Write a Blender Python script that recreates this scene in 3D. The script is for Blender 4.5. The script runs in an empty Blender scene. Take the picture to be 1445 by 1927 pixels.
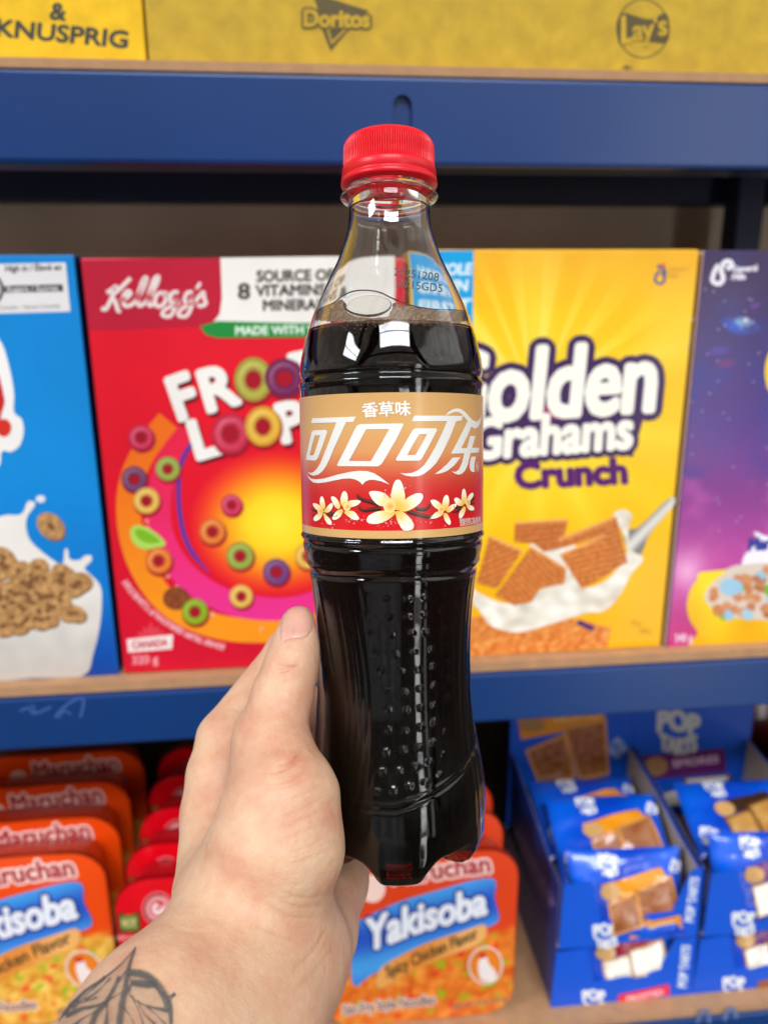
import bpy, bmesh, math, random
import numpy as np
from mathutils import Vector, Matrix, geometry
from mathutils.bvhtree import BVHTree
from mathutils import noise as mnoise

# ------------------------------------------------------------------ camera, world, exposure
random.seed(4); np.random.seed(4)
SC = bpy.context.scene
COL = SC.collection
F = 1447.0                       # focal length in photo pixels (photo 1445 x 1927)
PW, PH = 1445.0, 1927.0
CAM = Vector((0, 0, 1.40))
zc = Vector((-35, 5252, 1447)).normalized()       # world up, in camera axes (x right, y up, z back)
xc = Vector((15278, 513, -1447)); xc = (xc - zc * xc.dot(zc)).normalized()
yc = zc.cross(xc)                                  # away into the shelf
R = Matrix((xc, yc, zc))                           # camera axes -> world
cam_d = bpy.data.cameras.new('camera'); cam = bpy.data.objects.new('camera', cam_d); COL.objects.link(cam)
cam.matrix_world = Matrix.Translation(CAM) @ R.to_4x4()
cam_d.sensor_fit = 'VERTICAL'; cam_d.sensor_height = 36.0; cam_d.lens = 36.0 * F / PH
cam_d.clip_start = 0.01; cam_d.clip_end = 60
cam_d.dof.use_dof = True; cam_d.dof.focus_distance = 0.236; cam_d.dof.aperture_fstop = cam_d.lens / 2.8
SC.camera = cam
SC.render.resolution_x, SC.render.resolution_y = 767, 1024
SC.view_settings.view_transform = 'Standard'; SC.view_settings.look = 'None'
SC.view_settings.exposure = 0.12; SC.view_settings.gamma = 1.0
SC.cycles.use_denoising = True
SC.cycles.max_bounces = 14; SC.cycles.transmission_bounces = 10; SC.cycles.transparent_max_bounces = 24
SC.cycles.sample_clamp_indirect = 6.0

world = bpy.data.worlds.new('World'); SC.world = world; world.use_nodes = True
def build_world():
    nt = world.node_tree; N = nt.nodes; L = nt.links; N.clear()
    out = N.new('ShaderNodeOutputWorld'); bg = N.new('ShaderNodeBackground'); L.new(bg.outputs[0], out.inputs[0])
    tc = N.new('ShaderNodeTexCoord'); D = tc.outputs['Generated']
    def m(op, a, b=None, c=None):
        n = N.new('ShaderNodeMath'); n.operation = op
        for i, v in enumerate((a, b, c)):
            if v is None: continue
            if isinstance(v, (int, float)): n.inputs[i].default_value = v
            else: L.new(v, n.inputs[i])
        return n.outputs[0]
    def dot(v):
        n = N.new('ShaderNodeVectorMath'); n.operation = 'DOT_PRODUCT'; L.new(D, n.inputs[0]); n.inputs[1].default_value = v
        return n.outputs['Value']
    def mix(fac, a, b):
        n = N.new('ShaderNodeMix'); n.data_type = 'RGBA'; L.new(fac, n.inputs[0])
        for i, v in ((6, a), (7, b)):
            if isinstance(v, tuple): n.inputs[i].default_value = (*v, 1)
            else: L.new(v, n.inputs[i])
        return n.outputs[2]
    def frame(c, roll=0):
        c = Vector(c).normalized(); r = c.cross(Vector((0, 0, 1))).normalized(); u = r.cross(c)
        r2 = r * math.cos(roll) + u * math.sin(roll); u2 = -r * math.sin(roll) + u * math.cos(roll)
        return c, r2, u2
    def rect(c, w, h, roll=0, soft=0.01):
        c, r, u = frame(c, roll); dc = dot(c); inv = m('MAXIMUM', dc, 1e-4)
        def band(v, hw):
            a = m('ABSOLUTE', m('DIVIDE', dot(v), inv))
            n = N.new('ShaderNodeMapRange'); n.inputs[1].default_value = hw - soft; n.inputs[2].default_value = hw + soft
            n.inputs[3].default_value = 1; n.inputs[4].default_value = 0; L.new(a, n.inputs[0]); return n.outputs[0]
        return m('MULTIPLY', m('MULTIPLY', band(r, w), band(u, h)), m('GREATER_THAN', dc, 0.02))
    # vertical gradient of the hall: floor, far hall, roof
    sep = N.new('ShaderNodeSeparateXYZ'); L.new(D, sep.inputs[0])
    ramp = N.new('ShaderNodeValToRGB'); L.new(m('MULTIPLY_ADD', sep.outputs[2], 0.5, 0.5), ramp.inputs[0])
    e = ramp.color_ramp.elements
    e[0].position = 0.0; e[0].color = (*WORLD['floor'], 1); e[1].position = 1.0; e[1].color = (*WORLD['roof'], 1)
    for p, c in ((0.40, WORLD['floor']), (0.47, WORLD['hall']), (0.56, WORLD['hall']), (0.66, WORLD['roof'])):
        k = e.new(p); k.color = (*c, 1)
    c = ramp.outputs[0]
    # roof sheet seams
    for (cd, w, h, roll, colr, soft) in WORLD['rects']:
        c = mix(rect(cd, w, h, roll, soft), c, colr)
    nz = N.new('ShaderNodeTexNoise'); nz.inputs['Scale'].default_value = 9; nz.inputs['Detail'].default_value = 5; nz.inputs['Roughness'].default_value = 0.6; L.new(D, nz.inputs['Vector'])
    mr = N.new('ShaderNodeMapRange'); mr.inputs[1].default_value = 0.3; mr.inputs[2].default_value = 0.7; mr.inputs[3].default_value = 0.62; mr.inputs[4].default_value = 1.38; L.new(nz.outputs[0], mr.inputs[0])
    vm = N.new('ShaderNodeVectorMath'); vm.operation = 'SCALE'; L.new(c, vm.inputs[0]); L.new(mr.outputs[0], vm.inputs['Scale']); c = vm.outputs[0]
    L.new(c, bg.inputs[0]); bg.inputs[1].default_value = WORLD['strength']
WORLD = dict(floor=(0.075, 0.063, 0.052), hall=(0.14, 0.125, 0.11), roof=(0.42, 0.37, 0.32), strength=1.0, rects=[])
def azel(az, el):
    a, e = math.radians(az), math.radians(el); return (math.sin(a) * math.cos(e), -math.cos(a) * math.cos(e), math.sin(e))
SKY = (20.0, 20.6, 21.8)
# the hall behind the photographer: pale wall, door gap, roof beams, skylights and the photographer's own dark shape
WORLD['rects'] = [
    (azel(66, 26), 0.62, 0.24, 0.0, (1.5, 1.45, 1.4), 0.03),
    (azel(-100, 8), 0.8, 0.22, 0.0, (0.55, 0.5, 0.45), 0.05),
    (azel(27, -6), 0.055, 0.42, 0.04, (5.5, 5.5, 5.5), 0.022),
    (azel(26, 3), 0.09, 0.02, 0.1, (0.15, 0.14, 0.13), 0.012),
    (azel(27, -14), 0.09, 0.045, -0.1, (0.7, 0.65, 0.6), 0.02),
    (azel(25, -27), 0.05, 0.03, 0.2, (0.2, 0.18, 0.16), 0.02),
    (azel(38, 0), 0.03, 0.36, 0.0, (0.9, 0.85, 0.8), 0.01),
    (azel(-22, -15), 0.46, 0.20, 0.0, (0.30, 0.30, 0.31), 0.05),
    (azel(-33, 42), 0.07, 0.9, 0.55, (0.03, 0.027, 0.025), 0.01),
    (azel(31, 34), 0.05, 0.9, -0.45, (0.03, 0.027, 0.025), 0.01),
    (azel(0, 36), 0.62, 0.022, 0.0, (0.05, 0.045, 0.04), 0.006),
    (azel(0, 48.3), 0.30, 0.108, 0.0, SKY, 0.01),
    (azel(0, 47.5), 0.30, 0.007, 0.0, (0.4, 0.4, 0.4), 0.004),
    (azel(0, 24), 0.40, 0.03, 0.05, (0.9, 0.8, 0.7), 0.01),
    (azel(-48, 52), 0.03, 0.5, 0.3, (0.05, 0.045, 0.04), 0.01),
    (azel(-63, 31), 0.17, 0.10, 0.12, SKY, 0.006),
    (azel(-63, 31), 0.17, 0.006, 0.25, (0.4, 0.4, 0.4), 0.004),
    (azel(10, 14), 0.10, 0.012, 0.0, (5.0, 5.0, 5.2), 0.004),
]
build_world()

# ------------------------------------------------------------------ helpers
def lin(c):
    return tuple(((v / 255.0) / 12.92 if v / 255.0 <= 0.04045 else ((v / 255.0 + 0.055) / 1.055) ** 2.4) for v in c)
RW = np.array([list(r) for r in R])                # rows are camera axes in... R @ cam = world
RM = np.array([[R[i][j] for j in range(3)] for i in range(3)])
CAMN = np.array(CAM)
Rcw = RM.T if False else RM
def raydirs(uv):
    uv = np.atleast_2d(np.asarray(uv, float))
    d = np.stack([(uv[:, 0] - PW / 2) / F, -(uv[:, 1] - PH / 2) / F, -np.ones(len(uv))], 1)
    return d @ RM.T                                 # world, camera depth 1
def at_depth(u, v, d):
    return Vector(CAMN + raydirs([(u, v)])[0] * d)
def on_y(uv, Y):
    d = raydirs(uv); return CAMN + d * (Y / d[:, 1])[:, None]
def on_z(uv, Z):
    d = raydirs(uv); return CAMN + d * ((Z - CAM.z) / d[:, 2])[:, None]
def project(p):
    q = (np.atleast_2d(p) - CAMN) @ RM
    return np.stack([PW / 2 + F * q[:, 0] / -q[:, 2], PH / 2 - F * q[:, 1] / -q[:, 2]], 1)

def new_mesh(name, verts, faces, mat=None, parent=None, smooth=False, cols=None, world=True, mats=None, midx=None):
    me = bpy.data.meshes.new(name)
    me.from_pydata([tuple(map(float, v)) for v in verts], [], [tuple(map(int, f)) for f in faces]); me.update()
    if smooth: me.shade_smooth()
    if cols is not None:
        a = me.color_attributes.new('Col', 'FLOAT_COLOR', 'POINT')
        c = np.ones((len(verts), 4), np.float32); c[:, :3] = cols
        a.data.foreach_set('color', c.ravel())
    o = bpy.data.objects.new(name, me); COL.objects.link(o)
    for m_ in (mats or ([mat] if mat else [])): me.materials.append(m_)
    if midx is not None: me.polygons.foreach_set('material_index', np.asarray(midx, np.int32))
    if parent: o.parent = parent
    return o
def empty(name, loc, label, cat, group=None, mw=None):
    o = bpy.data.objects.new(name, None); COL.objects.link(o)
    if mw is not None: o.matrix_world = mw
    else: o.location = loc
    o.empty_display_size = 0.02
    tag(o, label, cat, group); return o
def tag(o, label, cat, group=None, kind=None):
    o['label'] = label; o['category'] = cat
    if group: o['group'] = group
    if kind: o['kind'] = kind
def copy_tree(o, parent=None):
    c = o.copy(); COL.objects.link(c)
    if parent: c.parent = parent
    for ch in list(o.children): copy_tree(ch, c)
    return c

def box_geo(x0, x1, y0, y1, z0, z1, bev=0.0):
    bm = bmesh.new(); bmesh.ops.create_cube(bm, size=1)
    for v in bm.verts:
        v.co = Vector(((x0 + x1) / 2 + v.co.x * (x1 - x0), (y0 + y1) / 2 + v.co.y * (y1 - y0), (z0 + z1) / 2 + v.co.z * (z1 - z0)))
    if bev: bmesh.ops.bevel(bm, geom=bm.edges[:], offset=bev, segments=2, profile=0.5, affect='EDGES')
    bm.verts.index_update(); V = [v.co.copy() for v in bm.verts]; Fc = [[v.index for v in f.verts] for f in bm.faces]; bm.free()
    return V, Fc
def box(name, x0, x1, y0, y1, z0, z1, mat, parent=None, bev=0.0):
    V, Fc = box_geo(x0, x1, y0, y1, z0, z1, bev)
    if parent:
        b = parent.matrix_world.translation if parent.parent is None else Vector((0, 0, 0))
        V = [v - parent.location for v in V]
    return new_mesh(name, V, Fc, mat, parent)
def merge(parts):
    V, Fc = [], []
    for v, f in parts:
        n = len(V); V += list(v); Fc += [[i + n for i in q] for q in f]
    return V, Fc

# ---- materials
def mat(name, col=(0.5, 0.5, 0.5), rough=0.5, coat=0.0, attr=False, bump=0.0, bscale=400, var=0.0, vscale=30, spec=0.5, metal=0.0, coatr=0.08):
    m_ = bpy.data.materials.new(name); m_.use_nodes = True
    nt = m_.node_tree; N, L = nt.nodes, nt.links; p = N['Principled BSDF']
    p.inputs['Roughness'].default_value = rough; p.inputs['Coat Weight'].default_value = coat; p.inputs['Coat Roughness'].default_value = coatr
    p.inputs['Specular IOR Level'].default_value = spec; p.inputs['Metallic'].default_value = metal
    src = None
    if attr:
        a = N.new('ShaderNodeAttribute'); a.attribute_name = 'Col'; src = a.outputs['Color']
    else:
        p.inputs['Base Color'].default_value = (*col, 1)
    tc = N.new('ShaderNodeTexCoord')
    if var > 0:
        nz = N.new('ShaderNodeTexNoise'); nz.inputs['Scale'].default_value = vscale; nz.inputs['Detail'].default_value = 6; L.new(tc.outputs['Object'], nz.inputs['Vector'])
        mr = N.new('ShaderNodeMapRange'); mr.inputs[1].default_value = 0.3; mr.inputs[2].default_value = 0.7
        mr.inputs[3].default_value = 1 - var; mr.inputs[4].default_value = 1 + var * 0.6; L.new(nz.outputs[0], mr.inputs[0])
        mx = N.new('ShaderNodeMix'); mx.data_type = 'RGBA'; mx.blend_type = 'MULTIPLY'; mx.inputs[0].default_value = 1
        if src: L.new(src, mx.inputs[6])
        else: mx.inputs[6].default_value = (*col, 1)
        cb = N.new('ShaderNodeCombineColor')
        for i in range(3): L.new(mr.outputs[0], cb.inputs[i])
        L.new(cb.outputs[0], mx.inputs[7]); src = mx.outputs[2]
    if src: L.new(src, p.inputs['Base Color'])
    if bump > 0:
        nb = N.new('ShaderNodeTexNoise'); nb.inputs['Scale'].default_value = bscale; nb.inputs['Detail'].default_value = 4; L.new(tc.outputs['Object'], nb.inputs['Vector'])
        b = N.new('ShaderNodeBump'); b.inputs['Strength'].default_value = bump; b.inputs['Distance'].default_value = 0.0006
        L.new(nb.outputs[0], b.inputs['Height']); L.new(b.outputs[0], p.inputs['Normal'])
    return m_
M_print = mat('printed_card', attr=True, rough=0.45, coat=0.12, spec=.35, bump=0.06, bscale=60, var=0.05, vscale=25)
M_film = mat('printed_film', attr=True, rough=0.28, coat=0.5, bump=0.85, bscale=34, coatr=0.12, var=0.05, vscale=30)
M_carton = mat('printed_carton', attr=True, rough=0.75, bump=0.4, bscale=220, var=0.17, vscale=70)
M_label = mat('label_film', attr=True, rough=0.33, coat=0.35, coatr=0.15, bump=0.14, bscale=70)
M_blue = mat('blue_paint', lin((0, 52, 112)), rough=0.34, coat=0.25, coatr=0.25, bump=0.10, bscale=70, var=0.07, vscale=12)
M_board = mat('fibreboard', lin((176, 134, 96)), rough=0.8, bump=0.2, bscale=300, var=0.12, vscale=80)
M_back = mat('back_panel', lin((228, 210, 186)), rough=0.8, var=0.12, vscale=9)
M_post = mat('dark_paint', lin((22, 40, 78)), rough=0.5)
M_white = mat('card_inside', lin((176, 160, 142)), rough=0.8, var=0.08)
M_tray = mat('tray_plastic', lin((232, 224, 214)), rough=0.4)

# ---- flat art: outlines filled with printed colour, carried onto any surface by a mapper
def dens(P, step, closed=True):
    P = [tuple(p) for p in P]; out = []
    n = len(P)
    for i in range(n if closed else n - 1):
        a, b = P[i], P[(i + 1) % n]; k = max(1, int(math.hypot(b[0] - a[0], b[1] - a[1]) / step))
        out += [(a[0] + (b[0] - a[0]) * j / k, a[1] + (b[1] - a[1]) * j / k) for j in range(k)]
    if not closed: out.append(P[-1])
    return out
def smooth(P, n=6, closed=True):
    P = [np.array(p, float) for p in P]; out = []; m_ = len(P)
    for i in range(m_ if closed else m_ - 1):
        if closed: a, b, c, d = P[i - 1], P[i], P[(i + 1) % m_], P[(i + 2) % m_]
        else: a, b, c, d = P[max(i - 1, 0)], P[i], P[i + 1], P[min(i + 2, m_ - 1)]
        for k in range(n):
            t = k / n
            out.append(tuple(0.5 * (2 * b + (c - a) * t + (2 * a - 5 * b + 4 * c - d) * t * t + (3 * b - a - 3 * c + d) * t ** 3)))
    if not closed: out.append(tuple(P[-1]))
    return out
def ell(cx, cy, rx, ry, rot=0, n=28, a0=0, a1=2 * math.pi):
    c, s = math.cos(rot), math.sin(rot); o = []
    for i in range(n):
        a = a0 + (a1 - a0) * i / (n if abs(a1 - a0 - 2 * math.pi) < 1e-6 else n - 1); x, y = rx * math.cos(a), ry * math.sin(a)
        o.append((cx + x * c - y * s, cy + x * s + y * c))
    return o
def ribbon(P, w, sm=5, taper=None):
    P = smooth(P, sm, False); n = len(P); A, B = [], []
    for i, p in enumerate(P):
        a, b = P[max(i - 1, 0)], P[min(i + 1, n - 1)]; dx, dy = b[0] - a[0], b[1] - a[1]; l = math.hypot(dx, dy) or 1
        t = i / (n - 1); hw = (w(t) if callable(w) else w) / 2
        A.append((p[0] - dy / l * hw, p[1] + dx / l * hw)); B.append((p[0] + dy / l * hw, p[1] - dx / l * hw))
    return A + B[::-1]
def inside(pts, rings):
    pts = np.asarray(pts, float); r = np.zeros(len(pts), bool)
    for g in rings:
        g = np.asarray(g, float); x0, y0 = g[:, 0], g[:, 1]; x1, y1 = np.roll(x0, -1), np.roll(y0, -1)
        for k in range(len(g)):
            if y0[k] == y1[k]: continue
            c = ((y0[k] > pts[:, 1]) != (y1[k] > pts[:, 1])) & (pts[:, 0] < (x1[k] - x0[k]) * (pts[:, 1] - y0[k]) / (y1[k] - y0[k]) + x0[k])
            r ^= c
    return r
TXT = {}
def text_tris(s):
    if s in TXT: return TXT[s]
    cu = bpy.data.curves.new('txt', 'FONT'); cu.body = s; cu.resolution_u = 3; cu.size = 1
    o = bpy.data.objects.new('txt', cu); COL.objects.link(o)
    dg = bpy.context.evaluated_depsgraph_get(); me = bpy.data.meshes.new_from_object(o.evaluated_get(dg))
    V = np.array([v.co[:2] for v in me.vertices]); Fc = [list(p.vertices) for p in me.polygons]
    bpy.data.objects.remove(o); bpy.data.curves.remove(cu); bpy.data.meshes.remove(me)
    TXT[s] = (V, Fc); return TXT[s]
CAPH = None
class Art:
    def __init__(s, mapper, lift=0.0001):
        s.map, s.lift = mapper, lift; s.V, s.F, s.C = [], [], []; s.n = 0; s.eps = 0
    def add(s, uv, faces, col, layer):
        uv = np.asarray(uv, float)
        s.eps += 1
        P = s.map(uv, s.lift * layer + s.eps * 4e-7)
        if callable(col): c = np.array([lin(col(u, v)) for u, v in uv])
        else: c = np.tile(lin(col), (len(uv), 1))
        s.V.append(P); s.C.append(c); s.F += [[i + s.n for i in f] for f in faces]; s.n += len(uv)
    def poly(s, ring, col, layer=1, holes=(), step=None):
        rings = [ring] + list(holes)
        if step: rings = [dens(g, step) for g in rings]
        pts, edges = [], []
        for g in rings:
            n = len(pts); pts += [Vector(p[:2]) for p in g]; edges += [(n + i, n + (i + 1) % len(g)) for i in range(len(g))]
        if step:
            g = np.array(ring, float); x0, y0 = g.min(0); x1, y1 = g.max(0)
            xs, ys = np.arange(x0 + step / 2, x1, step), np.arange(y0 + step / 2, y1, step)
            if len(xs) and len(ys):
                G = np.stack(np.meshgrid(xs, ys), -1).reshape(-1, 2); G = G[inside(G, rings)]
                pts += [Vector(p) for p in G]
        r = geometry.delaunay_2d_cdt(pts, edges, [], 0, 1e-5)
        V = np.array([list(v) for v in r[0]]); T = [list(f) for f in r[2]]
        cen = np.array([V[f].mean(0) for f in T]); ok = inside(cen, rings)
        s.add(V, [f[::-1] for f, k in zip(T, ok) if k], col, layer)
    def text(s, txt, p0, p1, h, col, layer=2, slant=0.0, bold=0.0, warp=None, copies=10, track=None):
        global CAPH
        if CAPH is None:
            v, _ = text_tris('H'); CAPH = v[:, 1].max()
        V, Fc = text_tris(txt); V = V.copy()
        x0, x1 = V[:, 0].min(), V[:, 0].max(); V[:, 0] = (V[:, 0] - x0) / (x1 - x0); V[:, 1] /= CAPH
        if warp: uv = np.array([warp(x, y) for x, y in V])
        else:
            p0, p1 = np.array(p0, float), np.array(p1, float); d = p1 - p0; u = d / np.linalg.norm(d); n = np.array([u[1], -u[0]])
            uv = p0 + d * V[:, :1] + (n * h + u * slant * h) * V[:, 1:2]
        offs = [(0, 0)] + ([(bold * math.cos(a * 2 * math.pi / copies), bold * math.sin(a * 2 * math.pi / copies)) for a in range(copies)] if bold else [])
        for ox, oy in offs: s.add(uv + np.array([ox, oy]), Fc, col, layer)
    def build(s, name, m_, parent, base=None, matrix=None, smooth=False):
        V = np.concatenate(s.V); C = np.concatenate(s.C)
        if matrix is not None: V = np.array([list(matrix @ Vector(v)) for v in V])
        elif base is not None: V = V - np.array(base)
        return new_mesh(name, V, s.F, m_, parent, smooth, C)
def lerp(a, b, t):
    t = min(1, max(0, t)); return tuple(x + (y - x) * t for x, y in zip(a, b))
def grad(stops):
    def f(t):
        for (a, ca), (b, cb) in zip(stops, stops[1:]):
            if t <= b: return lerp(ca, cb, (t - a) / (b - a))
        return stops[-1][1]
    return f
def ymap(Y):
    def f(uv, lift): return on_y(uv, Y - lift)
    return f
# ------------------------------------------------------------------ the storage rack
YF, YB_, YBK = 0.535, 0.55, 0.83
XL, XR = -0.75, 0.95
rack = empty('storage_rack', (0, YF, 0.60), 'blue steel storage rack with fibreboard shelves carrying all the groceries', 'shelf rack')
def part(name, x0, x1, y0, y1, z0, z1, m_, bev=0.0): return box(name, x0, x1, y0, y1, z0, z1, m_, rack, bev)
def beam_with_slot():
    z0, z1, x = 1.4832, 1.5355, 0.0661
    hole = [(x + a, b) for a, b in [(-.0062, 1.497), (-.0062, 1.519)] + [(.0062 * math.cos(t), 1.519 + .0062 * math.sin(t)) for t in np.linspace(math.pi, 0, 12)[1:-1]] + [(.0062, 1.519), (.0062, 1.497)] + [(.0062 * math.cos(t), 1.497 - .0062 * math.sin(t)) for t in np.linspace(0, math.pi, 12)[1:-1]]]
    ring = [(XL, z0 + .003), (XR, z0 + .003), (XR, z1 - .002), (XL, z1 - .002)]
    pts = [Vector(p) for p in ring + hole]; n = len(hole)
    ed = [(i, (i + 1) % 4) for i in range(4)] + [(4 + i, 4 + (i + 1) % n) for i in range(n)]
    r = geometry.delaunay_2d_cdt(pts, ed, [], 0, 1e-6); V2 = np.array([list(v) for v in r[0]])
    T = [list(f) for f in r[2]]; ok = inside([V2[f].mean(0) for f in T], [ring, hole])
    V = [(v[0], YF, v[1]) for v in V2]; Fc = [f for f, k in zip(T, ok) if k]
    k = len(V); V += [(p[0], YF, p[1]) for p in hole] + [(p[0], YF + .0022, p[1]) for p in hole]
    Fc += [[k + i, k + (i + 1) % n, k + n + (i + 1) % n, k + n + i] for i in range(n)]
    sec = [(YF, z0 + .003), (YF + .0008, z0 + .001), (YF + .003, z0), (YF + .030, z0)]       # rounded lower lip turned back
    for (a, b) in zip(sec, sec[1:]):
        k = len(V); V += [(XL, a[0], a[1]), (XR, a[0], a[1]), (XR, b[0], b[1]), (XL, b[0], b[1])]; Fc.append([k, k + 3, k + 2, k + 1])
    sec = [(YF, z1 - .002), (YF + .0006, z1 - .0006), (YF + .002, z1), (YF + .030, z1)]
    for (a, b) in zip(sec, sec[1:]):
        k = len(V); V += [(XL, a[0], a[1]), (XR, a[0], a[1]), (XR, b[0], b[1]), (XL, b[0], b[1])]; Fc.append([k, k + 1, k + 2, k + 3])
    V = [Vector(v) - rack.location for v in V]; o = new_mesh('front_beam', V, Fc, M_blue, rack)
    sl = box_geo(x - .012, x + .012, YF + .004, YF + .006, 1.487, 1.531); new_mesh('slot_plate', [v - rack.location for v in sl[0]], sl[1], M_blue, o)
    return o
beam_with_slot()
b2 = part('front_beam', XL, XR, YF, YF + .03, 1.0755, 1.1175, M_blue, .002)
b3 = part('front_beam', XL, XR, YF + .006, YF + .036, 0.690, 0.7435, M_blue, .002)
for z in (1.4915, 1.0755, 0.690): part('rear_beam', XL, XR, 0.795, 0.825, z, z + .044, M_post, .002)
part('shelf_board', XL, XR, YF + .0015, 0.825, 1.5365, 1.5420, M_board); part('shelf_board', XL, XR, YF + .003, 0.825, 1.1185, 1.1260, M_board); part('shelf_board', XL, XR, YF + .008, 0.825, 0.7450, 0.7520, M_board)
part('back_panel', XL, XR, YBK, YBK + .01, 1.11, 1.80, M_back); part('back_panel', XL, XR, YBK, YBK + .01, 0.55, 1.108, mat('shade_panel', lin((46, 42, 44)), rough=.7))  # lower panel coloured darker, putting the bottom bay's shade into its colour
for x in (0.424, 0.480): part('post', x, x + .028, 0.765, 0.792, 0.55, 1.80, M_post, .002)
part('panel_joint', .0042, .0062, YBK - .0015, YBK - .0003, 1.13, 1.53, M_back)
A = Art(ymap(YF), 0.0001)
sc_ = (56, 92, 158)
for P, w in [([(38, 1338), (55, 1332), (62, 1342), (75, 1340), (97, 1330)], 4), ([(60, 1325), (66, 1335), (64, 1345)], 3), ([(104, 1350), (120, 1332), (140, 1318), (158, 1316), (152, 1350)], 4.5), ([(110, 1352), (122, 1338), (135, 1345)], 3)]: A.poly(ribbon(P, w), sc_, 1)
A.build('scuff_marks', mat('scuffs', attr=True, rough=.6), b2, base=rack.location)
A = Art(ymap(YF + .006), 0.0001)
for P, w in [([(1312, 1925), (1316, 1908), (1330, 1902), (1334, 1925)], 6), ([(1362, 1920), (1368, 1902), (1378, 1898), (1386, 1916)], 7)]: A.poly(ribbon(P, w), (96, 116, 160), 1)
A.build('scuff_marks', bpy.data.materials['scuffs'], b3, base=rack.location)

# ------------------------------------------------------------------ boxed goods
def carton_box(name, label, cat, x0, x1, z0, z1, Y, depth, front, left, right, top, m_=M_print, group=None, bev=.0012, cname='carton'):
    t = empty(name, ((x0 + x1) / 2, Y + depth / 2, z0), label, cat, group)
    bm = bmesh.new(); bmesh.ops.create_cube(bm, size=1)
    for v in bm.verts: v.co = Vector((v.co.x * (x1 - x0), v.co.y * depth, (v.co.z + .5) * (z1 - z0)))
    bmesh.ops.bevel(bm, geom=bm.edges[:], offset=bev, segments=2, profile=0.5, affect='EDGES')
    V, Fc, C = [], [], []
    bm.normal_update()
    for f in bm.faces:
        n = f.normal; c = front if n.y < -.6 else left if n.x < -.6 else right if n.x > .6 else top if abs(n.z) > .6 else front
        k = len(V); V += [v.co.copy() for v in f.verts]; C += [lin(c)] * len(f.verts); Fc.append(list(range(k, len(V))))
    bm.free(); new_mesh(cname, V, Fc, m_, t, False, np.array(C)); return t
BGRP = 'cereal boxes in a row on the middle shelf'
# --- red box of coloured cereal rings
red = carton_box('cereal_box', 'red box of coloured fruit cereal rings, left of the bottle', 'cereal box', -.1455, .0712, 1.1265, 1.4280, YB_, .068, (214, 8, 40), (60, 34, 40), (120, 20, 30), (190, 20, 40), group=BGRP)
A = Art(ymap(YB_), 0.00008)
rg = grad([(480, (216, 14, 44)), (700, (226, 10, 38)), (1000, (222, 4, 36)), (1265, (208, 4, 44))])
A.poly([(157, 490), (744, 481), (744, 1218), (234, 1259)], lambda u, v: rg(v), 1, step=24)
A.poly([(157, 489), (415, 485), (418, 575), (412, 596), (398, 608), (378, 614), (167, 622)], (188, 20, 52), 2)
A.poly(smooth([(415, 485), (418, 560), (414, 590), (400, 609), (500, 609), (744, 604), (744, 545), (744, 481), (580, 483)], 1), (238, 234, 226), 3)
A.poly(smooth([(376, 614), (396, 608), (410, 604), (560, 608), (744, 604), (744, 618), (744, 631), (580, 635), (410, 636), (388, 630)], 1), (24, 138, 58), 4)
A.text('SOURCE OF', (484, 530), (628, 527), 20, (70, 62, 60), 5, bold=1.2); A.text('8', (449, 562), (470, 562), 28, (66, 60, 58), 5, bold=1.5)
A.text('VITAMINS &', (482, 557), (640, 554), 20, (70, 62, 60), 5, bold=1.2); A.text('MINERALS', (496, 584), (622, 582), 19, (70, 62, 60), 5, bold=1.2)
A.text('MADE WITH WHOLE GRAIN', (444, 630), (738, 626), 15.5, (214, 236, 214), 6, bold=1.0)
def Zk(*p): return [(140 + x / 3.0104, 460 + y / 3.0104) for x, y in p]
KW = (236, 220, 216)
for P, w in [(Zk((185, 275), (215, 255), (240, 240), (215, 300), (180, 365), (155, 360)), 8), (Zk((320, 190), (300, 210), (255, 255), (215, 290), (235, 330), (250, 375), (262, 372)), 8), (Zk((262, 320), (300, 300), (320, 275), (300, 265), (278, 300), (285, 345), (320, 345), (350, 320)), 7.5),
             (Zk((350, 320), (395, 240), (410, 190), (392, 200), (365, 280), (365, 345), (400, 335)), 7.5), (Zk((400, 335), (460, 240), (478, 185), (455, 195), (425, 280), (425, 345), (460, 330)), 7.5), (Zk((500, 270), (465, 290), (460, 340), (490, 350), (520, 315), (510, 272), (535, 295)), 7.5),
             (Zk((590, 270), (555, 275), (545, 320), (565, 335), (590, 300), (600, 270), (575, 350), (545, 405), (500, 400), (520, 365), (600, 335)), 7), (Zk((670, 270), (640, 275), (625, 320), (650, 335), (675, 300), (685, 270), (665, 350), (635, 405), (590, 400), (610, 365), (690, 320)), 7),
             (Zk((690, 320), (730, 270), (735, 300), (745, 335), (715, 350), (700, 340)), 7), (Zk((712, 215), (705, 235), (690, 250)), 6)]: A.poly(ribbon(P, w), KW, 3)
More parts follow.
